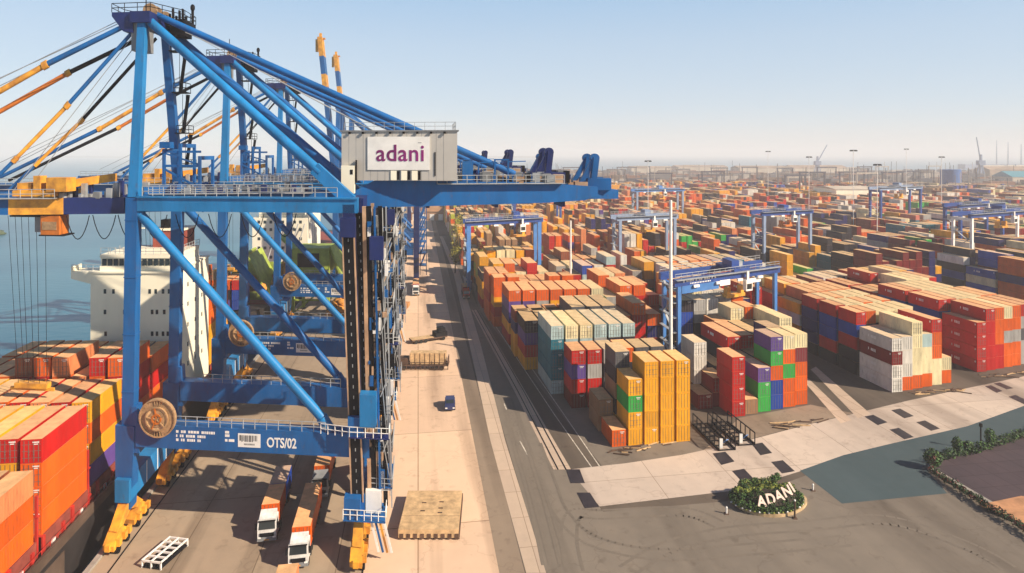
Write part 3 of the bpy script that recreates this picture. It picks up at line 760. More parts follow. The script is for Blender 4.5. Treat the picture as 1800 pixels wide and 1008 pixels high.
    for ln, (z, n) in enumerate(((12.72, 13), (12.22, 11), (11.74, 9))):
        x = 6.3
        for k in range(n):
            wd = r4.choice((.16, .22, .3))
            m.box(x, x + wd, -.965, -.95, z, z + .3); x += wd + (.32 if k in (0, 2, 6) else .07)
    for z, ws in ((12.9, (.5,)), (12.5, (.55,)), (11.95, (.3, .7))):
        x = 12.4
        for wd in ws: m.box(x, x + wd, -.965, -.95, z, z + .3); x += wd + .15
    m.build('small_lettering', [white], root)
    m = N(); m.box(14.0, 16.75, -.98, -.95, 11.4, 13.0, 0)
    x = 14.2
    while x < 16.4:
        wd = r4.choice((.06, .1, .14)); m.box(x, x + wd, -.99, -.98, 12.05 + r4.choice((0, .1)), 12.8, 1); x += wd + r4.choice((.06, .1))
    for k in range(9): m.box(14.75 + k * .15, 14.82 + k * .15, -.99, -.98, 11.65, 11.85, 1)
    m.build('marking_panel', [white, dark], root)
    text_mesh('OTS/02', 1.6, 'number_lettering', white, root, face(17.5, 0, 11.55, -.97) @ Matrix.Diagonal((.72, 1, 1, 1)), .012, .03)
    return root
c1 = build_crane(-46.4, 76.0)
tag(c1, 'nearest blue quay crane with white sign on grey machine house and cable reel', 'crane', 'quay cranes with lowered booms')
for n_, (X0, Y0, lab) in enumerate(((-46.4 + QX * 35, 111.0, 'second blue quay crane, directly behind the one carrying the white sign'),
                          (-46.4 + QX * 79, 155.0, 'third blue quay crane along the water, farthest of those with lowered booms'))):
    c = copy_tree(c1, skip=('number_lettering', 'sign_lettering', 'sign_mark', 'sign_panel'))
    c.location = (X0, Y0, 0.06)
    tag(c, lab, 'crane', 'quay cranes with lowered booms')

# cranes further down the quay with the boom raised
def raised_crane(X0, Y0, label, boom=True, tip=Vector((-6, 0, 88))):
    root = empty('quay_crane', (X0, Y0, 0.06)); N = lambda: MB(TQ)
    for x in (0, SP):
        for y in (0, BS):
            m = N(); m.bar((x, y, 2.4), (x, y, 40), 1.9, 1.9); m.build('leg', [blue if x == 0 else blue_dk], root)
            m = N(); m.box(x - .7, x + .7, y - 3, y + 3, .5, 2.4); m.build('bogie', [yel], root)
    for y in (0, BS):
        m = N(); m.box(1, SP - 1, y - .8, y + .8, 11, 13.2); m.build('portal_beam', [blue], root)
        m = N(); m.tube((1, y, 38), (SP - 2, y, 14), .7, 8); m.build('diagonal_brace', [blue], root)
        m = N(); m.bar((.4, y, 40), (.5, 4.5 + y * .35, 61), 1.5, 1.5); m.build('mast', [blue], root)
        m = N(); m.tube((1, 4.5 + y * .35, 60.5), (24, y, 42), .7, 8); m.build('back_leg', [blue], root)
    m = N()
    for o in (4.5, 9.5): m.box(0, 52, o - .6, o + .6, 39, 41.4)
    for k in range(6): m.box(k * 10, k * 10 + .8, 4.5, 9.5, 39.4, 41)
    m.build('back_girder', [blue], root)
    m = N(); m.box(22, 34, 3, 11, 41.6, 47); m.build('machine_house', [houseg], root)
    m = N(); m.box(-.6, 1.6, 4, 10, 60.2, 61.6); m.build('mast_head', [blue_dk], root)
    m = N()
    for k in range(8):
        m.box(SP + 1, SP + 3.6, 1, 6, 7 + 4.1 * k, 7.2 + 4.1 * k); m.bar((SP + 1.4, 1, 7 + 4.1 * k), (SP + 3.2, 5, 11 + 4.1 * k), .5, .2)
    for dx_ in (1.2, 3.4): m.box(SP + dx_, SP + dx_ + .25, 1, 1.3, 4, 40)
    m.build('stair_tower', [blue, steel], root)
    m = N(); a = Vector((-1.5, 7, 40))
    for o in (-1.6, 1.6):
        segs = (0, .58, .71, .85, 1)
        for k, (t0, t1) in enumerate(zip(segs, segs[1:])):
            p0 = a.lerp(tip + Vector((0, 7, 0)), t0) + Vector((0, o, 0)); p1 = a.lerp(tip + Vector((0, 7, 0)), t1) + Vector((0, o, 0))
            m.bar(p0, p1, 1.7, 2.0, (0, 1, 0, 1)[k])
    e = tip + Vector((0, 7, 0))
    m.box(e.x - .9, e.x + .9, e.y - 2.2, e.y + 2.2, e.z - 2.6, e.z, 1); m.bar((e.x - 1.3, e.y, e.z - 5), (e.x - 1.3, e.y, e.z - .6), .9, 1.4, 1); m.box(e.x - .4, e.x + .5, e.y - .6, e.y + .6, e.z, e.z + 1.6, 1); m.box(e.x + .5, e.x + 1.8, e.y - .5, e.y + .5, e.z - .6, e.z - .1, 1)
    for k in range(9): c = a.lerp(e, k / 9); m.box(c.x - .4, c.x + .4, c.y - 2, c.y + 2, c.z - .3, c.z + .3, k % 2)
    m.build('raised_boom', [blue, yel], root)
    m = N()
    for k in range(3): m.tube((.4, 6 + k, 61), (tip.x * .6, 6 + k, 40 + (tip.z - 40) * .62), .15, 5)
    m.build('wire_rope', [blue_dk], root)
    tag(root, label, 'crane', 'quay cranes with raised booms')
    return root
raised_crane(-40.2 + QX * 142, 218, 'quay crane with tallest yellow and blue boom raised against the sky', tip=Vector((-6.5, 0, 86)))
raised_crane(-40.4 + QX * 186, 262, 'quay crane with the shorter of the two yellow and blue raised booms', tip=Vector((-6.5, 0, 86.5)))
def far_crane(X0, Y0, label):
    root = empty('quay_crane', (X0, Y0, 0.06)); N = lambda: MB(TQ)
    for x in (0, SP):
        for y in (0, BS): m = N(); m.bar((x, y, .6), (x, y, 40), 1.9, 1.9); m.build('leg', [blue_dk], root)
    for y in (0, BS): m = N(); m.box(1, SP - 1, y - .8, y + .8, 11, 13.2); m.build('portal_beam', [blue], root)
    m = N()
    for k in range(7): m.bar((SP - 12 + k * 2.2, 0, 39), (SP - 5 + k * 2.2, 1, 15), .6, .5)
    m.build('diagonal_brace', [white], root)
    m = N(); m.box(-2, 50, 4, 10, 39, 41.2); m.build('back_girder', [blue], root)
    m = N(); m.box(22, 34, 3, 11, 41.2, 46); m.build('machine_house', [houseg], root)
    tag(root, label, 'crane', 'quay cranes with raised booms')
far_crane(-46.4 + QX * 240, 330, 'far blue quay crane with white braces, beyond the raised booms')
# ------------------------------------------------------------------ containers
PAL = {  # letter: (name, colour)
 'r': ('red', (0.50, 0.010, 0.007)), 'R': ('dark red', (0.20, 0.006, 0.007)), 'o': ('orange', (0.74, 0.115, 0.006)), 'y': ('yellow', (0.84, 0.38, 0.012)),
 'c': ('cream', (0.80, 0.70, 0.42)), 'w': ('white', (0.74, 0.71, 0.64)), 'g': ('light grey', (0.40, 0.39, 0.37)), 'd': ('dark grey', (0.10, 0.10, 0.11)),
 'k': ('black', (0.025, 0.02, 0.03)), 'b': ('blue', (0.014, 0.06, 0.36)), 'n': ('navy', (0.012, 0.012, 0.12)), 'p': ('purple', (0.13, 0.07, 0.30)),
 't': ('teal', (0.012, 0.17, 0.24)), 'l': ('pale blue', (0.42, 0.56, 0.56)), 'G': ('green', (0.04, 0.42, 0.07)), 'e': ('dark green', (0.008, 0.22, 0.10)),
 'B': ('brown', (0.34, 0.19, 0.10)), 'm': ('maroon', (0.20, 0.03, 0.04)), 'f': ('rust brown', (0.26, 0.07, 0.03)), 'v': ('lime', (0.45, 0.50, 0.05)), 'i': ('pink', (0.60, 0.18, 0.13)), 's': ('salmon', (0.78, 0.26, 0.10))}
DUST = (0.84, 0.57, 0.28)
CM = {}
for k_, (nm_, c_) in PAL.items():
    lum = sum(c_) / 3
    d_ = tuple(x * .66 for x in c_)
    side = mat('container_' + nm_.replace(' ', '_'), c_, 0.5, vary=.10, scale=.5, corr=1.35, spec=.18, dirt=d_, objrand=.16, streak=.3, rust=.5)
    a_ = .70
    roof = mat('dusty_roof_' + nm_.replace(' ', '_'), tuple(x * (1 - a_) + y * a_ for x, y in zip(c_, DUST)), 0.8, spec=.15, vary=.12, scale=.7, objrand=.14, rust=.35)
    CM[k_] = (side, roof)
DULL = mat('door_gear', (0.18, 0.17, 0.15), .5, .4, vary=.15)
CMESH = {}
def container_mesh(letter, L, doors):
    key = (letter, L, doors)
    if key in CMESH: return CMESH[key]
    m = MB(); w, h, p = 1.22, 2.58, .14
    # corner posts and rails round set-back panels
    for sx in (-1, 1):
        for y0 in (0, L - p): m.box(min(sx * w, sx * (w - p)), max(sx * w, sx * (w - p)), y0, y0 + p, 0, h)
        for z0 in (0.02, h - p - .02): m.box(min(sx * w, sx * (w - .1)), max(sx * w, sx * (w - .1)), p, L - p, z0, z0 + p)
    for y0 in (0.01, L - .11):
        for z0 in (0.02, h - p - .02): m.box(-(w - p), w - p, y0, y0 + .1, z0, z0 + p)
    m.box(-(w - .055), w - .055, .09, L - .06, .1, h - .03)
    m.add([(-w + .02, .02, h + .005), (w - .02, .02, h + .005), (w - .02, L - .02, h + .005), (-w + .02, L - .02, h + .005)], [(0, 1, 2, 3)], 1)
    if doors != 'child':
        for sx in (-1, 1):
            m.box(min(sx * .02, sx * (w - p)), max(sx * .02, sx * (w - p)), .04, .09, .17, h - .19)
            for xx in (.28, .78): m.box(sx * xx - .025, sx * xx + .025, .01, .04, .1, h - .1, 2)
    me_o = m.build('shipping_container', [CM[letter][0], CM[letter][1], DULL])
    me = me_o.data; bpy.data.objects.remove(me_o)
    CMESH[key] = me
    return me
DMESH = {}
def door_mesh(letter):
    if letter not in DMESH:
        m = MB(); w = 1.22; h = 2.58
        m.box(-.525, .525, .03, .09, .17, h - .19, 0)
        for xx in (-.26, .26): m.box(xx - .028, xx + .028, -.01, .03, .1, h - .12, 1)
        for zz in (.55, 1.3, 2.0): m.box(-.5, .5, .02, .03, zz, zz + .05, 1)
        for zz in (.9, 1.15): m.box(-.34, -.18, -.02, .02, zz, zz + .1, 1)
        o = m.build('door', [CM[letter][0], DULL]); DMESH[letter] = o.data; bpy.data.objects.remove(o)
    return DMESH[letter]

BOX = []      # every container of yard and ship: dict(pos, dir, sx, L, letter, label...)
ORD = ['first', 'second', 'third', 'fourth', 'fifth', 'sixth', 'seventh', 'eighth', 'ninth', 'tenth', 'eleventh', 'twelfth']
FR = ['topmost', 'second from top', 'third from top', 'fourth from top', 'fifth from top']
def row(block, rowname, a, b, cols, L, vp=705, z0=0.05, side='road', near=True, world=None):
    """one bay: a, b = photo pixels of its front ground corners; cols = colour letters bottom to top for each stack"""
    A = world[0] if world else P(*a); B = world[1] if world else P(*b)
    n = len(cols); pit = (B - A) / n
    for i, cs in enumerate(cols):
        c = A + pit * (i + .5)
        d = Vector(((vp - 900) / F, 1, 0)).normalized()
        per = abs(pit.x * d.y - pit.y * d.x)
        sx = max(.5, min(1.25, (per - .40) / 2.44))
        for t, ch in enumerate(cs):
            BOX.append(dict(p=Vector((c.x, c.y, z0 + 2.6 * t)), d=d, sx=sx, L=L, c=ch, near=near,
                            where=(block, rowname, i, n, t, len(cs), side)))
def RW(d, q0, q1):     # helper: world ends of a row
    return (Vector((q0, d, 0)), Vector((q1, d, 0)))

L20, L40 = 5.4, 10.8
A_ = 'of the block by the quay road'
row(A_, 'front row', (1074, 787), (1215, 776), ['o', 'yyGy', 'yyyyy', 'yyyyy', 'yyyyy'], L20)
row(A_, 'second row', (1050, 759), (1196, 750), ['BB', 'ykBkd', 'yyy', 'kyy', 'yyky'], L20)
row(A_, 'third row', (1003, 719), (1170, 708), ['RrPr'.replace('P', 'p'), 'rrgr', 'kdkg', 'kkko', 'kkkd', 'kkkd'], L20)
row(A_, 'fourth row', (967, 694), (1118, 686), ['ltttl', 'gttlc', 'kkklc', 'kkkgl', 'kkkkl', 'kkkkl'], L40 + 1)
row(A_, 'fifth row', (921, 651), (1084, 643), ['yrpk', 'kkpk', 'kkkd', 'kkkdd', 'kkkdd', 'kkkdd'], L40)
row(A_, 'sixth row', (903, 628), (1040, 622), ['yynR', 'knpR', 'kkko', 'kkko', 'kkkg'], L20)
row(A_, 'seventh row', (893, 607), (1062, 601), ['rynpo', 'kknpo', 'kkkgo', 'kkkyo', 'kkkoo', 'kkooo', 'kkGGc'], L40)
row(A_, 'eighth row', (866, 575), (1010, 569), ['oryoo', 'oryoo', 'kkoo', 'kkrr', 'kkooo', 'kkkco'], L20)
row(A_, 'ninth row', (858, 565), (990, 560), ['ooroo', 'ooroo', 'kkoo', 'kkoo', 'kkoo', 'kkoo', 'kkrr'], L40)
row(A_, 'tenth row', (846, 542), (965, 538), ['ryyk', 'kkyyy', 'kkyyo', 'kgcc', 'kkkrr', 'kkcc'], L40)
row(A_, 'eleventh row', (842, 524), (945, 521), ['kyvyy', 'kyyy', 'kkcc', 'kgcl', 'kkoo', 'kkys'], L40)
row(A_, 'twelfth row', (838, 509), (940, 507), ['kyvy', 'yyyyy', 'kyyyc', 'kkgyc', 'kkkyy', 'kksso'], L40)
A2 = 'of the block behind the tall white pole'
row(A2, 'front row', (1083, 640), (1163, 634), ['knno', 'kRrro', 'kRno'], L40)
row(A2, 'second row', (1064, 597), (1160, 591), ['gggg', 'ggyyo', 'kRrro', 'knrr'], L40, vp=690)
row(A2, 'third row', (1050, 570), (1140, 565), ['kkgoo', 'kbno', 'kkor', 'kkrr'], L40)
row(A2, 'fourth row', (1003, 547), (1100, 542), ['rrrr', 'rrolb', 'rrro', 'knnc', 'rrrs'], L40)
row(A2, 'fifth row', (975, 527), (1085, 523), ['cggg', 'cgcc', 'rkbr', 'krgw', 'kkbrl'], L40)
row(A2, 'sixth row', (965, 512), (1080, 508), ['ffff', 'yyfff', 'yyyf', 'ooso', 'yysf', 'ddfw'], L40)
B_ = 'of the block under the near yard gantry'
row(B_, 'front row', (1287, 735), (1419, 710), ['rrrr', 'B', 'GGp', 'bboGp', 'ooGoc', 'ooomc'], L20, vp=690)
row(B_, 'second row', (1227, 722), (1400, 692), ['R', 'RR', 'k', 'kkk', 'knk', 'kkkGn', 'kkkk'], L20, vp=690)
row(B_, 'third row', (1206, 700), (1392, 671), ['R', 'R', 'kk', 'kkkr', 'kkrr', 'kkkk', 'kkkk', 'kkkkc'], L40, vp=690)
row(B_, 'frames row', (1219, 701), (1243, 698), ['Rwww'], L20, vp=690)
row(B_, 'fourth row', (1204, 658), (1384, 640), ['kk', 'kk', 'kkko', 'kkkcc', 'kkkro', 'kkkk', 'kkkr'], L20, vp=690)
row(B_, 'fifth row', (1196, 632), (1350, 617), ['kkbbk', 'kkkgg', 'kkkww', 'kkkwg', 'kkkoo', 'kkk', 'kkk'], L20, vp=690)
row(B_, 'sixth row', (1188, 612), (1340, 598), ['kkkcs', 'kkkcc', 'kkkcw', 'kkkcw', 'kkn', 'knnn', 'kRRrr'], L40, vp=690)
row(B_, 'seventh row', (1182, 580), (1330, 568), ['kkoyy', 'kkyyy', 'kkkcc', 'knrr', 'kkrrr', 'kRRR', 'kRRr'], L40, vp=690)
row(B_, 'eighth row', (1178, 556), (1320, 546), ['kRrgw', 'krrso', 'kkggw', 'kkwws', 'kksws', 'kkkss', 'knnk'], L40, vp=690)
row(B_, 'ninth row', (1110, 538), (1310, 529), ['yggg', 'kkRyy', 'kgggg', 'kRrro', 'krrlw', 'kkooo', 'kkRoo', 'kknob', 'kknttt'.replace('ttt', 'tt'), 'kkttt'], L40, vp=690)
C_ = 'of the block with the white front stack'
fw = Vector((2.55, .95, 0))
def rows_world(block, x, d, n, specs, vp, pitch, lens, names=None):
    for r_, cols_ in enumerate(specs):
        dd = sum(lens[:r_]) + .7 * r_
        A = Vector((x + (vp - 900) / F * dd, d + dd, 0))
        row(block, (names or [o_ + ' row' for o_ in ['front'] + ORD[1:]])[r_], None, None, cols_, lens[r_], vp=vp, world=(A, A + pitch * len(cols_)), side='lane')
rows_world(C_, 72.9, 120.0, 6, [
    ['wwRw', 'owww', 'occcc', 'occl', 'ccoor', 'oc'],
    ['kkrbr', 'kkkko', 'kkkkc', 'kkkkc', 'kkkrc', 'kkrrc'],
    ['krbbr', 'kkkkc', 'kkkkc', 'kkkko', 'kkkkc', 'kkkko', 'kkrr'],
    ['knnnr', 'kkkkc', 'kkkks', 'kkkkc', 'kkkkc', 'kkkkc', 'kkkr'],
    ['kywy', 'kkkRs', 'kkkRs', 'kkkns', 'kkkrs', 'kkkrs', 'kkkk', 'kkkk'],
    ['rrrr', 'kkkyy', 'kkkyo', 'kkkdc', 'kkkk', 'kkkrR', 'knkR', 'knkR'],
    ['kyywc', 'kkky', 'kkccc', 'kkcc', 'knnw', 'kkkR', 'kkRr', 'krrr', 'krrr'],
    ], 695, fw, [8.6, 5.4, 5.4, 5.4, 8.6, 8.6, 9])
D_ = 'of the tall red block near the planted bank'
rows_world(D_, 97.6, 131.2, 7, [
    ['rrrr', 'rrrrr', 'rrooo', 'oogoc', 'oogoo', 'ggdgr', 'rrggr', 'gggr'],
    ['kkbbr', 'kkbbr', 'kkkkc', 'kkkkc', 'kkkkc', 'kkkks', 'kkkks', 'kkkr'],
    ['kknbr', 'kkkrr', 'kkkkc', 'kkkkc', 'kkkkc', 'kkkkc', 'kkkr', 'kkrr'],
    ['RRrr', 'rrrR', 'kkko', 'krrr', 'krrrc', 'kkkkc', 'kkkkc', 'kkkrr'],
    ['Rrrr', 'krrr', 'knn', 'kkrrr', 'kRRr', 'kyyo', 'kyycc', 'knkny', 'knnnn'],
    ['ccew', 'keew', 'knnn', 'knnw', 'kkn', 'krrr', 'kyyo', 'knyc', 'knyy', 'knnn'],
    ], 695, Vector((2.6, .98, 0)), [8.6, 8.6, 8.6, 9, 9, 9])
# procedural rows further back: same kind of boxes, colours drifting across the yard
def pal_for(px, d):
    if d > 560: return 'fyoRBgwdorbnyc' if px < 1500 else 'gwcfRdnBbi'
    if px < 1000: return 'yyyyoorsvwBcyfkkR' if d < 420 else 'yoosfkBc'
    if px < 1250: return 'yyyoorrRpnkBygfwk' if d < 380 else 'yyoosfkcr'
    if px < 1500: return 'orRrcstbnkwyooRgGf' if d < 330 else 'ooyscrnbwkR'
    return 'rRRnnbwwictgyokRG' if d < 420 else 'wcsionwRrck'
hr = random.Random(21)
def lane(q0, d0, d1, n, skew, vp=720):
    d = d0
    while d < d1:
        hb = hr.choice((3, 4, 4, 4, 5, 5))
        if hr.random() < .12: d += hr.choice((6, 9, 12)); continue
        A = Q(q0, d); B = A + Vector((2.62 * n, 2.62 * n * skew, 0))
        px = 900 + F * (A.x + B.x) / 2 / d
        if px < 780 or px > 1960: d += 11.6; continue
        pal = pal_for(px, d)
        base = hr.choice(pal); cols_ = []
        for i in range(n):
            h = max(1, min(5, hb + hr.choice((-3, -2, -1, -1, 0, 0, 0, 0, 1))))
            if hr.random() < .07: h = 1
            if hr.random() < .22: base = hr.choice(pal)
            cols_.append(''.join(base if hr.random() < .78 else hr.choice(pal) for _ in range(h)))
        row('of the yard', 'far row', None, None, cols_, 10.8, vp=vp, world=(A, B), near=False)
        d += 11.7
lane(17.5, 222, 1000, 9, .04)
lane(52, 217, 1050, 8, .10)
lane(84, 214, 1050, 9, .16)
lane(113, 216, 1050, 10, .22)
lane(150, 205, 1000, 10, .26)
lane(186, 190, 900, 9, .30)
lane(221, 180, 850, 10, .30)
lane(262, 215, 800, 9, .32)
for k_ in range(14): lane(298 + 36 * k_, 250 + 28 * k_, 780 - 8 * k_, 9, .30)
# ------------------------------------------------------------------ ships
def QS(p): return (p[0] + QX * p[1], p[1], p[2])      # ship's own frame: x across, y along the quay
def NS(): return MB(QS)
hull_dk = mat('hull_black', (0.03, 0.026, 0.026), .5, vary=.25, scale=.3)
hull_br = mat('hull_brown', (0.11, 0.075, 0.055), .6, vary=.25, scale=.2)
deckm = mat('ship_deck_red', (0.28, 0.06, 0.04), .7, vary=.2)
limegr = mat('lime_green_paint', (0.36, 0.46, 0.07), .55, vary=.2, scale=.4)
cargo = mat('orange_bulk_cargo', (0.62, 0.27, 0.05), .9, vary=.25, scale=.8, bump=.6, bscale=3)
SQ1, SQ0 = -39.6, -66.5                                  # ship sides in quay coordinates
ship = empty('container_ship', (0, 0, -3.2)); SZ = 3.2
tag(ship, 'container ship with cream accommodation block moored beside the nearest quay crane', 'ship')
def up(m):
    T0 = m.T; m.T = lambda p: (lambda q: (q[0], q[1], q[2] + SZ))(T0(p)); return m
m = up(NS())
out = [(SQ0, 20), (SQ1, 20), (SQ1, 136), (SQ1 - 3, 150), (SQ1 - 8, 156), (SQ0 + 8, 156), (SQ0 + 3, 150), (SQ0, 136)]
m.prism([(x, y, -5) for x, y in out], (0, 0, 7.2), 0)
m.build('hull', [hull_dk], ship)
m = up(NS()); m.box(SQ1, SQ1 + .04, 20, 70, -2.4, 1.6, 0); m.prism([(SQ1 + .02, 20, 2.2), (SQ1 + .02, 20, 3.4), (SQ1 + .02, 150, 3.4), (SQ1 + .02, 150, 2.2)], (-.3, 0, 0), 0); m.build('bulwark', [hull_br], ship)
m = up(NS()); m.box(SQ0 + .5, SQ1 - .5, 20, 134, 2.2, 2.6); m.build('deck', [deckm], ship)
m = up(NS()); m.rail([(SQ1 - .4, 50, 2.6), (SQ1 - .4, 134, 2.6)], 1.2, .05, 1.5)
for k in range(44): m.box(SQ1 - 1.3, SQ1 - .7, 52 + k * 1.9, 52.5 + k * 1.9, 2.6, 3.4 + .7 * (k % 3), 0 if k % 3 else 1)
m.build('lashing_gear', [redp, white], ship)
for y0_, y1_ in ((53, 66.4), (67.2, 76.8), (77.2, 85.8), (86.2, 94.8), (95, 102.8), (121, 134)): m = up(NS()); m.box(SQ0 + 2, SQ1 - .9, y0_, y1_, 2.6, 4.75); m.build('hatch_coaming', [deckm], ship)
for y0_ in (52.4, 66.7, 77.0, 86.0, 94.9):
    m = up(NS())
    for x_ in range(9): m.box(SQ1 - 1.2 - 2.6 * x_, SQ1 - .95 - 2.6 * x_, y0_ - .15, y0_ + .15, 2.6, 9.5, 0)
    m.box(SQ0 + 2, SQ1 - .8, y0_ - .2, y0_ + .2, 7.2, 7.35, 0)
    m.build('lashing_bridge', [redp], ship)
# accommodation
ax0, ax1, ay0, ay1 = -54.2, -40.2, 103.5, 120.0
m = up(NS()); m.box(ax0, ax1, ay0, ay1, 2.6, 26.2); m.build('accommodation', [cream], ship)
m = up(NS()); m.box(ax0 - .2, ax1 + .2, ay0 - .25, ay1, 26.2, 26.5); m.box(ax0 + 1.4, ax1 + .0, ay0 + .3, ay1 - 5, 26.5, 27.3); m.box(ax0 + 1.4, ax1, ay0 + .3, ay1 - 5, 28.6, 29.2)
m.box(ax0 + 1.5, ax1 - .1, ay0 + .5, ay1 - 5, 27.3, 28.6)
m.prism([(ax0 - 3.4, ay0 + .3, 25.2), (ax0 - 3.4, ay0 + .3, 27.2), (ax0 - 3.2, ay0 + .3, 27.2), (ax0 - 3.2, ay0 + .3, 26.4), (ax0 + 1.5, ay0 + .3, 26.4), (ax0 + 1.5, ay0 + .3, 24.4), (ax0 - .4, ay0 + .3, 24.4)], (0, 3, 0))
br = m.build('bridge', [cream], ship)
m = up(NS())
for k in range(13):
    x = ax0 + 1.8 + k * .95
    if x + .7 < ax1: m.box(x, x + .72, ay0 + .27, ay0 + .3, 27.4, 28.5)
m.build('bridge_window', [glass], br)
m = up(NS()); m.rail([(ax0 + 1.5, ay0 + .4, 29.2), (ax1, ay0 + .4, 29.2), (ax1, ay1 - 5, 29.2)], 1.1, .05, 1.2); m.rail([(ax0 - 3.3, ay0 + .4, 26.5), (ax0 + 1.4, ay0 + .4, 26.5)], 1.0, .05, 1.0)
for k in range(7): m.tube((ax0 + 2.5 + k * .8, ay0 + 1.6, 29.2), (ax0 + 2.5 + k * .8, ay0 + 1.6, 30.0 + .3 * (k % 3)), .06, 4)
m.build('deck_railing', [steel], br)
wins = []
for fl, z in enumerate((22.8, 19.4, 15.8, 12.4, 9.0, 24.4)):
    for x in ((2.2, 3.6, 5.6, 6.4, 9.6, 10.6, 11.8, 12.8), (2.2, 5.4, 6.4, 10.0, 10.8, 12.0), (2.3, 5.6, 6.6, 10, 10.8, 11.8, 12.6), (2.4, 5.6, 10.2, 11, 12, 12.8), (2.5, 5.6, 10.4, 12.8), ())[fl]:
        wins.append((ax0 + x, z))
for x, z in wins:
    m = up(NS()); m.box(x, x + .42, ay0 - .03, ay0, z, z + .75); m.build('window', [glass], ship)
for z in (22.8, 19.4, 15.8, 12.4, 9.0):
    for y in (2.5, 5.5, 9, 12.5):
        m = up(NS()); m.box(ax1, ax1 + .03, ay0 + y, ay0 + y + .5, z, z + .75); m.build('window', [glass], ship)
m = up(NS()); m.box(-47.5, -42.0, 112, 117.5, 26.2, 32.2, 0); m.box(-47.7, -41.8, 111.8, 117.7, 32.2, 32.5, 1); m.box(-46.5, -45, 113, 115, 32.5, 34.0, 2); m.box(-44.4, -43, 113, 115, 32.5, 33.4, 2); m.build('funnel', [deckm, cream, dark], ship)
m = up(NS()); m.tube((-48.6, 108, 29.2), (-48.6, 108, 35), .18, 6); m.box(-50, -47.2, 107.9, 108.1, 33, 33.2); m.box(-49.6, -47.4, 107.7, 108, 34.4, 34.7); m.build('radar_mast', [cream], ship)
m = up(NS()); m.blob((ax0 - 1.0, 106.0, 13.0), .9, 2.8, 1.1, 10, 6, 0); m.bar((ax0 - 1.4, 104.2, 9.2), (ax0 - 1.9, 104.2, 14.6), .25, mi=1); m.bar((ax0 - 1.4, 107.8, 9.2), (ax0 - 1.9, 107.8, 14.6), .25, mi=1); m.box(ax0 - 2.4, ax0, 103.6, 108.4, 9, 9.2, 1); m.box(ax0 - 2.3, ax0 - 2.1, 104, 104.2, 2.6, 9, 1)
m.build('lifeboat', [redp, white], ship)
# containers on deck, counted from the quay side
def srow(name, y, L, cols_, z0=4.8, x1=SQ1 - .8):
    n = len(cols_); A = Q(x1 - 2.56 * n, y); B = Q(x1, y)
    row('on the moored ship', name, None, None, cols_, L, vp=735, z0=z0, side='outer rail', world=(A, B))
srow('bay nearest the picture edge', 54.0, 12.0, ['ooy', 'oro', 'ooo', 'oyf', 'ooo', 'off', 'oos'])
srow('second bay', 67.4, 9.2, ['yyyk', 'rrry', 'yyys', 'okGy', 'royo', 'royy', 'oroy', 'oyyr', 'rooor'.replace('rooor', 'ooor')])
srow('third bay', 77.4, 8.2, ['yyyy', 'yyyo', 'kkyy', 'rrrf', 'rrro', 'rrrr', 'ooos', 'ooor', 'pyoy'])
srow('fourth bay', 86.4, 8.2, ['yyyo', 'yyoo', 'kkko', 'rrrrf', 'rrrro', 'rrros', 'ooos', 'rrror', 'oorro'])
srow('fifth bay', 95.2, 7.6, ['ooyo', 'yyyy', 'yyyv', 'yyoy', 'ooro', 'fffd', 'fffr', 'ffrg', 'ooro'])
srow('bay behind the accommodation', 121.5, 12, ['yyyo', 'yoyr', 'ooo', 'rrro', 'ywyo', 'rroy', 'yyoro', 'yyyoo'])

ship2 = empty('bulk_ship', (0, 0, -3.2))
tag(ship2, 'second moored ship with pale superstructure, lime green hatch covers and orange cargo', 'ship')
m = up(NS()); x0, x1 = -63.5, -39.4
out = [(x0 + 6, 160), (x1 - 6, 160), (x1, 172), (x1, 330), (x1 - 4, 340), (x0 + 4, 340), (x0, 330), (x0, 172)]
m.prism([(x, y, -5) for x, y in out], (0, 0, 9.5)); m.build('hull', [hull_dk], ship2)
m = up(NS()); m.box(x0 + 1, x1 - 1, 172, 330, 4.5, 4.8); m.build('deck', [deckm], ship2)
m = up(NS()); m.box(x0 + 2, x1 - 1.5, 232, 262, 4.8, 22); m.box(x0 + 4, x1 - 3, 234, 258, 22, 26); m.box(x0 + 3, x1 - 2, 233, 260, 26, 26.4); m.box(x0 + 6, x1 - 6, 236, 250, 26.4, 30); m.build('superstructure', [cream], ship2)
for z in (7, 10.4, 13.8, 17.2, 20):
    for k in range(8):
        m = up(NS()); m.box(x0 + 4 + k * 2.2, x0 + 5 + k * 2.2, 231.95, 232, z, z + 1.1); m.build('window', [glass], ship2)
m = up(NS())
for k in range(6): m.box(x1 - 1.5, x1 - .8, 235 + k * 4, 237 + k * 4, 6, 20 - k, 0)
for k in range(5): m.bar((x0 + 8 + k * 2.4, 228, 5), (x0 + 12 + k * 2.4, 231, 20), .3, mi=1)
m.rail([(x0 + 3, 233, 22), (x1 - 2, 233, 22)], 1.2, .08, 1.6, 1)
m.build('deck_gear', [white, steel], ship2)
m = up(NS())
m.prism([(x0 + 7, 178, 4.8), (x0 + 7, 178, 5.3), (x0 + 13, 178, 17), (x0 + 13.6, 178, 16.6)], (0, 16, 0)); m.prism([(x1 - 3.5, 178, 4.8), (x1 - 3.2, 178, 5.2), (x1 - 9, 178, 17), (x1 - 9.6, 178, 16.6)], (0, 16, 0))
m.prism([(x0 + 6, 196, 4.8), (x1 - 3, 196, 4.8), (x1 - 3, 196, 12), (x0 + 6, 196, 12)], (0, .6, 0)); m.box(x0 + 6, x1 - 3, 176, 176.5, 4.8, 7.0)
m.build('hatch_cover', [limegr], ship2)
m = up(NS())
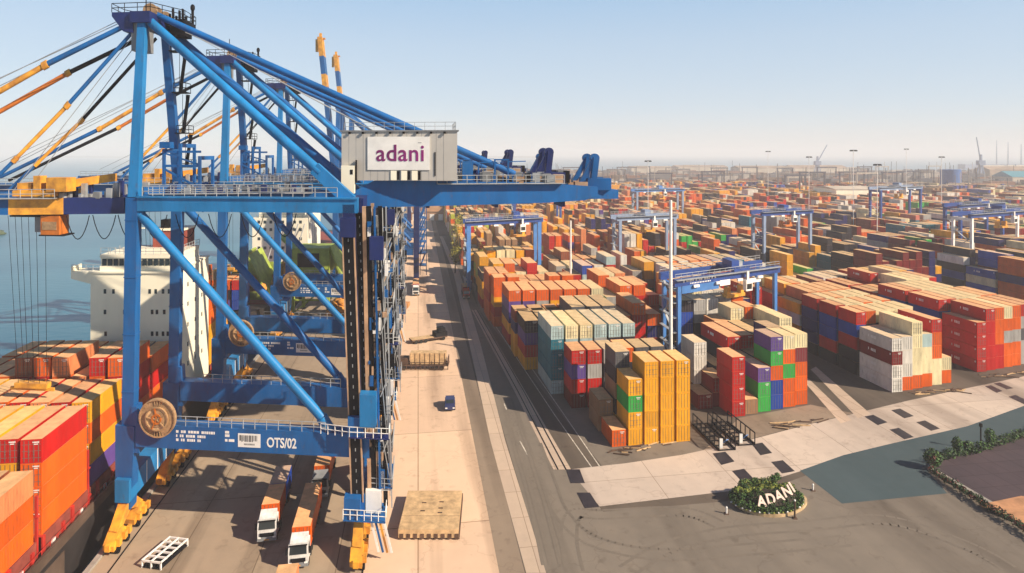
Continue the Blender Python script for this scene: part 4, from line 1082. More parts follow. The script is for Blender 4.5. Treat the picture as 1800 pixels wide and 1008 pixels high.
for _ in range(46): m.blob((rnd.uniform(x0 + 8, x1 - 4), rnd.uniform(178, 194), rnd.uniform(5.2, 8.4)), rnd.uniform(.8, 2), rnd.uniform(.8, 2), rnd.uniform(.8, 1.8), 7, 4, 0, .2)
for _ in range(26): m.blob((x1 - 2 + rnd.uniform(-1.2, 1), rnd.uniform(186, 205), rnd.uniform(5.2, 12)), rnd.uniform(.7, 1.4), rnd.uniform(.8, 1.5), rnd.uniform(.8, 1.6), 7, 4, 0, .2)
o = m.build('cargo_heap', [cargo], ship2)
def s2(name, y, cols_): 
    n = len(cols_); A = Q(x0 + 1.5, y); row('on the second ship', name, None, None, cols_, 9, vp=735, z0=5.0, side='outer rail', world=(A, A + Vector((2.6 * n, 0, 0))))
s2('bay before the green hatch', 164, ['frr', 'fryo', 'byo', 'rroB', 'pko', 'bbr'])

# lime green bulk hopper on the quay under the third crane
hp = empty('cargo_hopper', tuple(Q(-30, 182, .05)))
m = MB()
for x in (-5, 5):
    for y in (-4, 5): m.bar((x, y, 0), (x, y, 13), .8)
for z in (4, 8.5): m.box(-5, 5, -4.2, -3.8, z, z + .5); m.box(4.8, 5.2, -4, 5, z, z + .5)
m.bar((-5, -4, .5), (5, -4, 8.5), .4); m.build('frame', [limegr], hp)
m = MB(); m.prism([(-5.4, -4.4, 19), (5.4, -4.4, 19), (5.4, -4.4, 13), (1.6, -4.4, 8.6), (-1.6, -4.4, 8.6), (-5.4, -4.4, 13)], (0, 9.8, 0)); m.box(-3.6, 2.6, -4.5, -4.4, 13.6, 17.6, 1)
for k in range(8): m.box(-5.2 + 1.5 * k, -5.05 + 1.5 * k, -4.48, -4.4, 13, 19, 0)
m.build('bin', [limegr, dark], hp)
m = MB(); m.prism([(5.6, -4, 19.6), (9.4, -4, 9.6), (9.0, -4, 9.2), (5.2, -4, 19.0)], (0, 8, 0)); m.prism([(-5.4, -4, 19), (-9, -4, 22.5), (-9.2, -4, 22.1), (-5.4, -4, 18.5)], (0, 8, 0)); m.build('side_flap', [limegr], hp)
tag(hp, 'tall lime green hopper with dark opening standing on the quay under the third crane', 'hopper')
m = MB()
for _ in range(70): z_ = rnd.uniform(0, 1) ** 2 * 6; r_ = (6.5 - z_) * .55; m.blob((rnd.uniform(-r_, r_), rnd.uniform(-r_, r_), z_), rnd.uniform(.8, 1.7), rnd.uniform(.8, 1.7), rnd.uniform(.7, 1.3), 7, 4, 0, .2)
tag(m.build('cargo_heap', [cargo], None, tuple(Q(-21.5, 178, .6))), 'heap of orange bulk cargo beside the lime green hopper', 'cargo heap')

# ------------------------------------------------------------------ keep what shows: rank by hits of a ray grid
def corners(b):
    d = b['d']; a = Vector((d.y, -d.x, 0)); hw = 1.22 * b['sx']; p = b['p']
    q = [p - a * hw, p + a * hw, p + a * hw + d * b['L'], p - a * hw + d * b['L']]
    return q + [v + Vector((0, 0, 2.58)) for v in q]
V_, F_ = [], []
for b in BOX:
    o = len(V_); V_.extend(corners(b))
    F_.extend(tuple(i + o for i in f) for f in MB.HEX)
bvh = BVHTree.FromPolygons(V_, F_, all_triangles=False)
for b in BOX: b['hits'] = 0
org = Vector((0, 0, H))
for py in range(240, 1008, 3):
    for px in range(1, 1800, 3):
        loc, nrm, idx, dist = bvh.ray_cast(org, Vector(((px - 900) / F, 1, -(py - HOR) / F)).normalized())
        if idx is not None: BOX[idx // 6]['hits'] += 1
order = sorted(range(len(BOX)), key=lambda i: -BOX[i]['hits'])
pick = [i for i in order if BOX[i]['hits'] > 2][:286]
pset = set(pick)
seen_row = {}
for i, b in enumerate(BOX):
    if i in pset and b['where'][1] == 'far row':
        seen_row.setdefault(round(b['p'].y - b['where'][2] * 0, 0), 0)
used = {}
def lab_for(b):
    block, rn, i, n, t, nt_, side = b['where']
    cname = PAL[b['c']][0]
    tier = FR[nt_ - 1 - t]
    stack = ORD[i] + ' stack from the ' + side
    if nt_ == 1:
        s = '%s container standing alone, %s, %s %s' % (cname, stack, rn, block)
    else:
        s = '%s container %s, %s, %s %s' % (cname, tier, stack, rn, block)
    w = s.split()
    if len(w) > 16:
        s = s.replace(' from the ' + side, ' from ' + side).replace(' standing alone', ' alone'); w = s.split()
    if len(w) > 16: s = s.replace(' stack from ' + side, ' stack'); w = s.split()
    if len(w) > 16: s = s.replace(' of the ', ' of ').replace(' the ', ' '); w = s.split()
    if len(w) > 16: s = s.replace(' container', ' box')
    if len(s.split()) > 16: print("LONG", s)
    return s
def group_for(b):
    k = b['where'][0]
    return 'containers on the ships' if 'ship' in k else 'containers stacked in the yard'
for r_, i in enumerate(pick):
    b = BOX[i]
    big = r_ < 90
    o = bpy.data.objects.new('shipping_container', container_mesh(b['c'], b['L'], 'child' if big else 'fixed'))
    col.objects.link(o)
    o.location = b['p']; o.rotation_euler = (0, 0, math.atan2(-b['d'].x, b['d'].y)); o.scale = (b['sx'], 1, 1)
    tag(o, lab_for(b), 'shipping container', group_for(b))
    b['o'] = o
    if big:
        for sx in (-1, 1):
            c = bpy.data.objects.new('door', door_mesh(b['c'])); col.objects.link(c); c.parent = o; c.location = (sx * .55, 0, 0)
            if sx < 0: c.scale = (-1, 1, 1)
# white marks on the boxes: company lettering on long red sides, small codes over the doors
MK = {}
def mark_mesh(kind, L):
    if (kind, L) not in MK:
        m = MB(); q = random.Random(kind * 7 + int(L))
        if kind == 0:
            y = L * .28
            for k in range(5): w_ = q.choice((.18, .26, .34)); m.box(-1.235, -1.222, L - y - w_, L - y, 1.25 - .02 * k, 1.75); y += w_ + (.55 if k == 0 else .12)
            m.box(-1.235, -1.222, .35, .6, 1.9, 2.25); 
        else:
            for k in range(6): m.box(.15 + .13 * k, .24 + .13 * k, -.012, .012, 2.2, 2.32)
            for k in range(4): m.box(.3 + .12 * k, .38 + .12 * k, -.012, .012, 2.0, 2.1)
        o_ = m.build('lettering', [white]); MK[(kind, L)] = o_.data; bpy.data.objects.remove(o_)
    return MK[(kind, L)]
for r_, i in enumerate(pick[:110]):
    b = BOX[i]
    for kind in (0, 1):
        if kind == 0 and (b['c'] not in 'rRoewbn' or b['L'] < 8 or (b['c'] == 'o' and r_ % 3)): continue
        if kind == 1 and b['c'] in 'ycw' and r_ % 2: continue
        c = bpy.data.objects.new('lettering', mark_mesh(kind, b['L'])); col.objects.link(c); c.parent = b['o']
# far rows get their own unique wording by colour and place
cnt = {}
far = [BOX[i] for i in pick if BOX[i]['where'][1] == 'far row']
lanes_px = lambda b: 900 + F * b['p'].x / b['p'].y
far.sort(key=lambda b: (b['p'].y, b['p'].x))
rows_y = {}
for b in far: rows_y.setdefault((b['where'][0], round(lanes_px(b) / 90)), []).append(b)
spots = ['quay road', 'first far lane', 'second far lane', 'third far lane', 'fourth far lane', 'fifth far lane', 'sixth far lane', 'seventh far lane', 'eighth far lane', 'ninth far lane', 'tenth far lane', 'eleventh far lane', 'twelfth far lane']
ks = sorted({k[1] for k in rows_y})
for (blk_, k), bs in rows_y.items():
    bs.sort(key=lambda b: (round(b['p'].y), b['p'].x, -b['p'].z))
    by = {}
    for b in bs: by.setdefault(b['c'], []).append(b)
    for c_, l in by.items():
        for j, b in enumerate(l):
            nearw = 'nearest' if j == 0 else ORD[min(j, 11)] + ' nearest'
            b['o']['label'] = '%s %s container in the %s group of stacks from the quay, mid yard' % (nearw, PAL[c_][0], ORD[min(11, ks.index(k))])
# everything smaller or hidden: one mass
m = MB(); letters = sorted(PAL); mats_ = []
for l in letters: mats_ += [CM[l][0], CM[l][1]]
for i, b in enumerate(BOX):
    if i in pset: continue
    q = corners(b); li = letters.index(b['c']) * 2
    m.hexa(q, li); m.m[-5] = li + 1
o = m.build('stacked_containers', mats_)
tag(o, 'mass of smaller stacked containers filling the yard back to the far port', 'containers', kind='stuff')
# ------------------------------------------------------------------ yard gantries
gblue = mat('gantry_blue', (0.055, 0.18, 0.46), .45, vary=.1, scale=.4)
gnavy = mat('gantry_navy', (0.016, 0.055, 0.24), .45, vary=.12, scale=.4)
ggrey = mat('gantry_grey_blue', (0.20, 0.27, 0.40), .5, vary=.1, scale=.4)
def gantry(a, b, htop, label, legm=gblue, beamm=gnavy, lw=1.2, dv=8.0, trolley=.55, writing=False, cab=yel):
    """a, b: ground points (world) of the near left and near right legs"""
    root = empty('yard_gantry', (a.x, a.y, .03)); lw *= .85
    u = (b - a); span = u.length; u = u.normalized(); v = Vector((QX, 1, 0)).normalized()
    T = lambda p: (u.x * p[0] + v.x * p[1], u.y * p[0] + v.y * p[1], p[2])
    N = lambda: MB(T)
    for x in (0, span):
        for y in (0, dv):
            m = N(); m.bar((x, y, 1.6), (x, y + (.0 if y == 0 else -.3), htop - 1.5), lw * .8, lw * .9, w2=lw, h2=lw); m.build('leg', [legm], root)
            for s in (-1, 1):
                m = N(); m.tube((x - .3, y + s * .9, .75), (x + .3, y + s * .9, .75), .75, 12); m.build('wheel', [blk], root)
        m = N(); m.box(x - .5, x + .5, -1.8, dv + 1.8, 1.4, 2.3); m.box(x + (-1.4 if x else .5), x + (-.5 if x else 1.4), 2.5, 5.5, 1.6, 4.2); m.build('sill_beam', [gnavy], root)
        m = N(); m.box(x - .45, x + .45, .6, dv - .9, htop - 2.6, htop - 1.6); m.build('head_tie', [legm], root)
    for y in (0, dv - .3):
        m = N(); m.box(-1.4, span + 1.4, y - .6, y + .6, htop - 1.5, htop)
        m.build('girder', [beamm], root)
    m = N(); m.rail([(-1.2, -.5, htop), (span + 1.2, -.5, htop)], 1.1, .06, 1.6); m.rail([(-1.2, dv, htop), (span + 1.2, dv, htop)], 1.1, .06, 1.6); m.box(-1.2, span + 1.2, -1.5, -.62, htop - .12, htop - .02)
    m.build('walkway', [steel], root)
    tx = span * trolley
    m = N(); m.box(tx - 2.5, tx + 2.5, -.6, dv + .3, htop + .05, htop + .6, 0); m.box(tx - 1.8, tx + .6, 1.5, dv - 2, htop + .6, htop + 2.0, 0); m.box(tx + .9, tx + 2.1, 2, 4, htop + .6, htop + 1.6, 1)
    tr = m.build('trolley', [beamm, steel], root)
    m = N(); m.box(tx + .2, tx + 2.2, -2.2, .2 - .9, htop - 4.2, htop - 1.8, 0); m.box(tx + .4, tx + 2.0, -2.23, -2.2, htop - 3.8, htop - 2.6, 1); m.box(tx + .8, tx + 1.4, -1.8, -1.2, htop - 1.8, htop, 0); m.build('operator_cab', [white, glass], tr)
    m = N(); m.box(tx - 3.0, tx + 3.0, 2.0, 4.2, htop - 6.4, htop - 5.7)
    for s in (-1, 1):
        m.box(tx + s * 2.2 - .5, tx + s * 2.2 + .5, 2.2, 4.0, htop - 5.7, htop - 4.0)
        for y in (2.4, 3.8): m.tube((tx + s * 1.9, y, htop - 4.0), (tx + s * 1.4, y, htop), .05, 4, 1, cap=False)
    m.build('spreader', [cab, dark], tr)
    m = N()
    for k in range(5): m.bar((-1.0, 1 + (k % 2) * 5, 2.3 + k * 3.2), (-1.0, 6 - (k % 2) * 5, 5.5 + k * 3.2), .6, .12)
    for k in range(6): m.box(-1.5, -.6, -.2, dv - .2, 2.3 + k * 3.1, 2.4 + k * 3.1)
    m.build('stair', [steel], root)
    for k in range(4):
        m = N(); x = span * (.15 + .22 * k); m.box(x - .8, x + .8, -1.2, -.65, htop - 2.0, htop - 1.5); m.build('lamp', [white], root)
    if writing:
        m = N(); r_ = random.Random(9); x = .9
        while x < 10.5: wd = r_.choice((.3, .45, .6)); m.box(x, x + wd, -.63, -.6, htop - .75, htop - .3); x += wd + r_.choice((.12, .12, .5))
        x = 3
        while x < 9.0: wd = r_.choice((.25, .35)); m.box(x, x + wd, -.63, -.6, htop - 1.25, htop - 1.0); x += wd + .2
        m.build('lettering', [white], root)
        m = N(); m.box(.6, 11.5, -.62, -.2, htop - 3.1, htop - 1.5); m.build('haunch', [gblue], root)
        m = N(); m.box(11.8, 15, -.7, -.6, htop - 2.6, htop - 1.4, 0); m.build('sign_panel', [white], root); m = N(); m.box(21, 25, -.7, -.6, htop - 2.9, htop - 1.9, 0); m.build('sign_panel', [white], root)
    tag(root, label, 'gantry crane', 'yard gantry cranes')
    return root
def W(px, d): return Vector((XD(px, d), d, 0))
gantry(W(1193, 131), W(1362, 146), 19.7, 'nearest yard gantry with light blue legs, beside the tall white pole', writing=True, trolley=.62)
gantry(W(824, 200), W(948, 212), 24.3, 'blue yard gantry standing over the yellow stacks beside the quay road', lw=1.7, trolley=.7)
gantry(W(1090, 232), W(1186, 240), 22.5, 'grey blue yard gantry over yellow stacks behind the nearest gantry', legm=ggrey, beamm=ggrey, lw=1.4)
gantry(W(1343, 235), W(1424, 245), 24.0, 'blue yard gantry with orange spreader over mixed stacks mid yard', legm=ggrey, beamm=gnavy, lw=1.5, cab=orange_p)
gantry(W(1708, 222), W(1822, 240), 24.5, 'dark blue yard gantry with white legs at the picture edge', legm=white, beamm=gnavy, lw=1.2)
gantry(W(1688, 262), W(1762, 275), 24.5, 'navy yard gantry just behind the white-legged one', legm=gnavy, beamm=gnavy, lw=1.6)
gantry(W(1548, 330), W(1618, 345), 28, 'far navy gantry in front of the long pale sheds', legm=gnavy, beamm=ggrey, lw=1.5)
gantry(W(1120, 380), W(1200, 390), 24, 'far pale blue gantry over yellow stacks beyond the grey blue one', legm=ggrey, beamm=gblue, lw=1.5)
gantry(W(905, 330), W(985, 340), 30, 'far dark gantry just beyond the back end of the quay crane girder', legm=gnavy, beamm=blue_dk, lw=1.5)

# ------------------------------------------------------------------ light masts
def mast(px, d, h, label, r=.3, heads=True):
    p = W(px, d); root = empty('light_mast', (p.x, p.y, .02)); m = MB()
    m.tube((0, 0, 0), (0, 0, h), r, 10, r2=r * .7); m.box(-r * 1.6, r * 1.6, -r * 1.6, r * 1.6, 0, .5); m.build('pole', [white], root)
    if heads:
        m = MB(); hs_ = 1.0; m.box(-1.8, 1.8, -.15, .15, h - .4, h - .1)
        for s in (-1.6, -.8, .8, 1.6): m.box(s - .35, s + .35, -.6, .1, h - .9, h - .35)
        m.build('lamp_head', [dark], root)
    tag(root, label, 'light mast', 'light masts of the yard')
mast(1179, 127, 36.5, 'tall white pole beside the nearest yard gantry', .42, False)
mast(1003, 172, 27.5, 'white pole rising out of the orange stacks by the quay road', .32, False)
for px, d, h, lab in ((1542, 300, 41, 'far light mast with twin heads above the sheds, mid right'), (1655, 420, 44, 'far light mast to the side of the blue silo'), (1500, 340, 48, 'tall thin light mast in front of the pale shed roofs'),
                      (1422, 420, 44, 'light mast just beside the far slewing crane'), (1350, 500, 48, 'thin mast beyond the mid yard gantries'), (1139, 360, 42, 'thin mast behind the end of the quay crane girder'),
                      (1593, 520, 50, 'hazy mast near the dark waste land')):
    mast(px, d, h, lab, .2)

# ------------------------------------------------------------------ vehicles
tyre = blk
cabw = mat('cab_white', (.70, .69, .66), .45, vary=.14, scale=1.5, rust=.35)
def truck(px, py, yawx, label, load=True, cabm=cabw, trailer=11.5, group='container trucks on the quay', front=True):
    p = P(px, py); rz = math.atan2(-yawx, 1)
    root = empty('truck', (p.x, p.y, .02), rz)
    m = MB()
    m.prism([(-1.2, 0, .75), (-1.2, -.05, 1.9), (-1.2, .22, 3.0), (-1.2, 1.9, 3.15), (-1.2, 2.0, .75)], (2.4, 0, 0), 0)
    m.box(-1.22, 1.22, -.12, .3, .45, .85, 1); m.prism([(-1.05, .3, 3.1), (-1.05, 1.8, 3.7), (-1.05, 1.9, 3.1)], (2.1, 0, 0), 0)
    m.build('cab', [cabm, grey], root); m = MB(); m.box(-.3, .3, -.15, -.12, .55, .7); m.build('number_plate', [yel], root); m = MB(); m.box(-1.1, 1.1, -.02, .12, 2.92, 3.05); m.build('sun_visor', [dark], root)
    m = MB(); m.add([(-1.05, -.03, 1.95), (1.05, -.03, 1.95), (1.0, .2, 2.85), (-1.0, .2, 2.85)], [(0, 1, 2, 3)]); m.v = [(x, y - .05, z) for x, y, z in m.v]
    for s in (-1, 1): m.add([(s * 1.21, .35, 1.95), (s * 1.21, 1.4, 1.95), (s * 1.21, 1.4, 2.8), (s * 1.21, .45, 2.8)], [(0, 1, 2, 3) if s > 0 else (3, 2, 1, 0)])
    m.build('windscreen', [glass], root)
    m = MB(); m.box(-.9, .9, -.14, -.06, 1.0, 1.5, 0); m.build('grille', [dark], root)
    for s in (-1, 1):
        m = MB(); m.box(s * .95 - .2, s * .95 + .2, -.15, -.1, .85, 1.05); m.build('headlight', [white], root)
        m = MB(); m.box(s * 1.4 - .12, s * 1.4 + .12, .1, .25, 1.9, 2.7); m.box(min(s * 1.2, s * 1.4), max(s * 1.2, s * 1.4), .15, .2, 2.6, 2.66); m.build('mirror', [dark], root)
    m = MB()
    for s in (-.45, .45): m.box(s - .1, s + .1, .4, trailer + 1.8, .85, 1.15)
    m.box(-1.2, 1.2, 2.2, 2.5, 1.0, 1.3); m.box(-1.2, 1.2, trailer + 1.4, trailer + 1.8, .95, 1.3); m.box(-1.2, 1.2, trailer - 4, trailer - 3.7, 1.0, 1.3)
    for s in (-1, 1): m.box(s * 1.0 - .2, s * 1.0 + .2, trailer + 1.75, trailer + 1.85, .6, .9)
    m.build('chassis', [dark], root)
    for y in (.9, 3.0, 4.2, trailer - 1.3, trailer - .1):
        for s in (-1, 1):
            m = MB(); m.tube((s * .72, y, .5), (s * 1.2, y, .5), .5, 14); m.build('wheel', [tyre], root)
    root.scale = (.88, .84, .90)
    tag(root, label, 'truck', group)
    return root, rz
def place_box(root, rz, letter, L, y, z, label, cat='shipping container', sx=.95):
    o = bpy.data.objects.new('shipping_container', container_mesh(letter, L, 'fixed')); col.objects.link(o)
    d = Vector((-math.sin(rz), math.cos(rz), 0)); o.location = root.location + d * y * .84 + Vector((0, 0, z * .9)); o.rotation_euler = (0, 0, rz); o.scale = (sx * .88, .84, .90)
    tag(o, label, cat, 'containers carried by trucks')
t1, r1 = truck(469, 957, -.19, 'white truck carrying an orange and a grey topped container, under the portal beam')
place_box(t1, r1, 'o', 5.6, 2.6, 1.32, 'orange container just behind the white cab of the truck beside the water side rail')
place_box(t1, r1, 'b', 5.6, 8.3, 1.32, 'blue sided container with greyish roof at the back of a truck')
t2, r2_ = truck(524, 1003, -.17, 'white truck with one long orange container, following close to the land side crane leg')
place_box(t2, r2_, 'o', 11.6, 2.6, 1.32, 'long orange container on the truck nearest the land side crane leg')
t3, r3_ = truck(562, 880, -.17, 'dark cabbed truck queuing behind the long orange container', cabm=grey)
place_box(t3, r3_, 'o', 11.0, 2.6, 1.32, 'long orange container on the dark cabbed truck at the end of the queue')
t4, r4_ = truck(440, 1290, -.17, 'truck at the bottom picture edge, only its load in view')
t4.location = Q(-13.4, 53.8, .02); t4.rotation_euler = (0, 0, math.atan(.15))
place_box(t4, math.atan(.15), 's', 10.6, 2.6, 1.32, 'salmon orange container cut off by the bottom picture edge')
t5, r5 = truck(731, 521, -.15, 'small far truck with a red container and white cab on the quay', trailer=11)
place_box(t5, r5, 'r', 11, 2.6, 1.32, 'bright red container on the far truck on the quay road')
t6, r6 = truck(820, 527, -.15, 'small red cabbed truck beside the leg of the far blue yard gantry', cabm=redp, trailer=8)
place_box(t6, r6, 'R', 7, 2.6, 1.32, 'dark red container on the small truck beside a gantry leg')

def car(px, py, rz, label):
    p = P(px, py); root = empty('car', (p.x, p.y, .03), rz); m = MB(); carp = mat('car_dark_blue', (.03, .04, .12), .25, vary=.1)
    m.prism([(-.9, 0, .4), (-.9, 0, .95), (-.9, 1.1, 1.05), (-.9, 4.2, 1.05), (-.9, 4.4, .9), (-.9, 4.4, .4)], (1.8, 0, 0)); m.prism([(-.8, 1.1, 1.05), (-.8, 1.6, 1.65), (-.8, 3.3, 1.7), (-.8, 4.0, 1.05)], (1.6, 0, 0)); m.build('body', [carp], root)
    m = MB(); m.add([(-.7, 1.13, 1.1), (.7, 1.13, 1.1), (.66, 1.55, 1.58), (-.66, 1.55, 1.58)], [(0, 1, 2, 3)]); m.v = [(x, y - .03, z + .02) for x, y, z in m.v]; m.build('windscreen', [glass], root)
    m = MB()
    for s in (-1, 1): m.add([(s * .81, 1.5, 1.1), (s * .81, 3.6, 1.1), (s * .81, 3.2, 1.6), (s * .81, 1.75, 1.58)], [(0, 1, 2, 3) if s > 0 else (3, 2, 1, 0)])
    m.build('side_window', [glass], root)
    for s in (-1, 1):
        m = MB(); m.box(s * .65 - .18, s * .65 + .18, -.03, 0, .6, .8); m.build('headlight', [white], root)
        for y in (.9, 3.5): m = MB(); m.tube((s * .7, y, .34), (s * .95, y, .34), .34, 12); m.build('wheel', [tyre], root)
    tag(root, label, 'car')
car(791, 725, .1, 'small dark blue car driving on the pale quay apron')

# flatbed lying across the quay with a tan crate, and a low dark trailer behind
p = P(690, 652); root = empty('flatbed_trailer', (p.x, p.y, .03))
rust = mat('rusty_brown_steel', (.10, .055, .035), .7, vary=.3)
m = MB(); m.box(0, 11.8, 0, 2.6, .9, 1.25)
for k in range(13): m.box(k * .97, k * .97 + .15, -.05, 0, .2, 1.7)
m.box(0, 11.8, -.06, -.02, 1.6, 1.75); m.box(0, 11.8, -.06, -.02, .25, .4); m.box(11.6, 11.75, -.05, 2.6, 1.2, 2.6); m.box(8.8, 8.95, -.05, 0, 1.2, 2.4); m.build('deck', [rust], root)
for x in (1, 2.4, 9, 10.4):
    for y in (.2, 2.1): m = MB(); m.tube((x, y - .2, .5), (x, y + .3, .5), .5, 12); m.build('wheel', [tyre], root)
tag(root, 'dark brown flatbed trailer parked across the quay with stake sides', 'trailer')
m = MB(); m.box(3.6, 11.2, .3, 2.4, 0, 2.3, 0); m.box(.3, 3.2, .3, 2.4, 0, 1.2, 1)
for k in range(8): m.box(3.6 + k * 1.05, 3.7 + k * 1.05, .25, .3, 0, 2.3, 1)
tag(m.build('crate', [wood, rust], None, (p.x, p.y, 1.28)), 'long tan crate lying on the dark flatbed trailer', 'crate')
p = P(722, 604); root = empty('lowbed_trailer', (p.x, p.y, .03), math.radians(-62))
m = MB(); m.box(-1.3, 1.3, 0, 9, .6, .95, 0); m.box(-1.2, 1.2, 0, 5.5, .95, 1.05, 1); m.build('deck', [rust, wood], root)
m = MB(); m.box(-1.3, 1.3, 6, 9, .95, 2.0); m.box(-1.0, 1.0, 7, 8.6, 2.0, 2.9); m.build('gooseneck', [dark], root)
for y in (1, 2.2, 3.4, 8):
    for s in (-1, 1): m = MB(); m.tube((s * 1.0, y, .45), (s * 1.35, y, .45), .45, 12); m.build('wheel', [tyre], root)
tag(root, 'low dark trailer with sloping bed parked behind the crate', 'trailer')
p = P(691, 556); m = MB(); m.prism([(0, 0, 0), (0, 0, 3.4), (4.3, 0, 3.4), (4.3, 0, 2.4), (2.0, 0, 0)], (0, 3, 0), 0)
tag(m.build('skip', [mat('orange_skip', (.66, .30, .10), .6, vary=.15)], None, (p.x, p.y, .02)), 'orange skip with one sloping end beside the stair towers', 'skip')
# hatch cover slab on the apron
p = P(700, 950); pr = P(806, 950); wd = pr.x - p.x
root = empty('hatch_cover', (p.x, p.y, .02))
T = lambda q: (q[0] + QX * .2 * q[1], q[1], q[2])
m = MB(T); m.box(0, wd, 0, 8.6, .25, 1.25, 0)
for k in range(9): m.box(.15 + k * .82, .6 + k * .82, -.05, 0, .15, .75, 1)
for x, y in ((2.2, 5.6), (4.4, 5.8), (2.2, 3.8), (4.4, 4.4), (4.4, 3.4)): m.box(x, x + .55, y, y + .16, 1.25, 1.31, 1)
m.box(0, wd, 2.8, 2.85, 1.25, 1.256, 1); m.build('slab', [wood, rust], root)
m = MB(T)
for k in range(6): m.box(.2 + k * 1.3, .6 + k * 1.3, .2, .8, 0, .25); m.box(.2 + k * 1.3, .6 + k * 1.3, 7.6, 8.3, 0, .25)
m.box(wd, wd + .12, 0, 8.6, .1, .9); m.build('support', [rust], root)
tag(root, 'square tan hatch cover slab lying on the apron beside the crane leg', 'hatch cover')
# white gear rack
p = P(248, 999); root = empty('gear_rack', (p.x, p.y, .03), -.18)
m = MB()
for x in (0, 1.15, 2.35): m.box(x, x + .14, 0, 4.4, .75, .9); m.box(x, x + .14, 0, .14, 0, .75); m.box(x, x + .14, 4.26, 4.4, 0, .75)
for k in range(6): m.box(0, 2.49, k * .85, k * .85 + .14, .7, .88)
m.box(0, 2.49, 0, 4.4, .1, .16, 1)
for k in range(5):
    for x in (.4, 1.55): m.bar((x, .3 + k * .85, .2), (x + .5, .6 + k * .85, .6), .25, .2, 1)
m.build('frame', [white, dark], root)
tag(root, 'white steel gear rack of open cells on the apron near the ship', 'rack')
# stacked frames (two) beside the yellow block
for i, (px, py, lab) in enumerate(((1218, 748, 'long dark open steel frame next to the yellow stacks'), (1253, 745, 'long dark open steel frame on the side of the red stack'))):
    p = P(px, py); q = P(px + 46, py + 46 - 6 * i); root = empty('open_rack', (p.x, p.y, .02)); d = q - p; s_ = Vector((2.6, .3, 0))
    m = MB()
    for o in (Vector(), s_):
        m.bar(o + Vector((0, 0, .2)), o + d + Vector((0, 0, .2)), .2, .3); m.bar(o + Vector((0, 0, 2.0)), o + d + Vector((0, 0, 2.0)), .14, .14)
        for k in range(7): c = o + d * (k / 6); m.bar(c + Vector((0, 0, .2)), c + Vector((0, 0, 2.0)), .13, .13)
    for k in range(7): c = d * (k / 6); m.bar(c + Vector((0, 0, .2)), c + s_ + Vector((0, 0, .2)), .12, .12)
    m.build('frame', [dark], root)
    m = MB(); m.bar(d * .96 + Vector((.5, 0, .35)), d * .96 + Vector((.5, 0, 1.8)), .5, .1, 0); m.bar(d * .8 + Vector((1.2, 0, .3)), d * .93 + Vector((1.6, 0, 1.5)), .5, .1, 1); m.build('panel', [white, gblue], root)
    tag(root, lab, 'steel frame', 'open steel frames')
# timber and twisted scrap at the foot of the blocks
r6_ = random.Random(4)
for px, py, n, sc_, lab in ((1120, 790, 9, 1.0, 'low line of timber dunnage at the foot of the yellow stacks'), (1395, 745, 8, .9, 'heap of scrap pieces on the apron before the purple stack'), (1640, 690, 14, 1.0, 'scatter of timber and scrap before the white stacks'), (1760, 660, 10, 1.1, 'low heap of timber at the foot of the red stacks')):
    p = P(px, py); m = MB()
    for k in range(n * 2):
        x, y = r6_.uniform(-5, 5) * sc_, r6_.uniform(-.9, .9); a = r6_.uniform(-.5, .5); l = r6_.uniform(.6, 3)
        m.bar((x, y + .2 * x, .1), (x + l * math.cos(a), y + .2 * x + l * math.sin(a), .1 + r6_.uniform(0, .12)), .14, .14, 1 if k % 3 else 0)
    tag(m.build('timber_pile', [wood, rust], None, (p.x, p.y, .03)), lab, 'timber', 'timber and scrap at the block ends')
# ------------------------------------------------------------------ planted bed with topiary and letters
palew0 = mat('office_wall', (.62, .58, .50), .8, vary=.08, scale=.2)
leafA = mat('leaf_green', (.07, .16, .025), .7, vary=.3, scale=2); leafB = mat('leaf_dark', (.025, .06, .014), .7, vary=.3, scale=2); leafC = mat('leaf_lime', (.24, .27, .04), .7, vary=.3, scale=2)
soil = mat('planting_soil', (.03, .022, .015), .9)
p = P(1347, 884); root = empty('planted_bed', (p.x, p.y, .03), .16)
m = MB(); n = 40; rx, ry = 5.0, 3.4
oval = lambda k, s=1.0, z=0.0: (rx * s * math.cos(2 * math.pi * k / n) * (1 + .12 * math.cos(2 * math.pi * k / n)) , ry * s * (.78 + .22 * abs(math.sin(2 * math.pi * k / n))) * math.sin(2 * math.pi * k / n), z)
m.prism([oval(k) for k in range(n)], (0, 0, .35), 0); m.build('kerb', [mat('bed_kerb', (.50, .36, .20), .8, vary=.2)], root)
m = MB(); rings = ((.94, .36), (.8, .8), (.55, 1.35), (.3, 1.6))
pts = [oval(k, s, z) for s, z in rings for k in range(n)] + [(0, 0, 1.7)]
fs = [(j * n + k, j * n + (k + 1) % n, (j + 1) * n + (k + 1) % n, (j + 1) * n + k) for j in range(3) for k in range(n)] + [(3 * n + k, 3 * n + (k + 1) % n, 4 * n) for k in range(n)]
m.add(pts, fs, 0, True); m.build('mound', [soil], root)
m = MB()
for k in range(64):
    a = 2 * math.pi * k / 64; s = .86
    m.leaves((rx * s * math.cos(a) * 1.05, ry * s * math.sin(a), .75), (.55, .5, .42), 60, .13, (0, 0, 1, 1))
for k in range(60):
    x = -4.2 + 8.4 * (k / 59)
    m.leaves((x * .95, .5 + .25 * math.sin(k * .5), 1.65), (.4, .35, .35), 44, .12, (2, 2, 0)); m.leaves((x * .62 - .2, 1.45, 2.0 + .2 * math.sin(k)), (.35, .3, .4), 26, .12, (0, 2, 1))
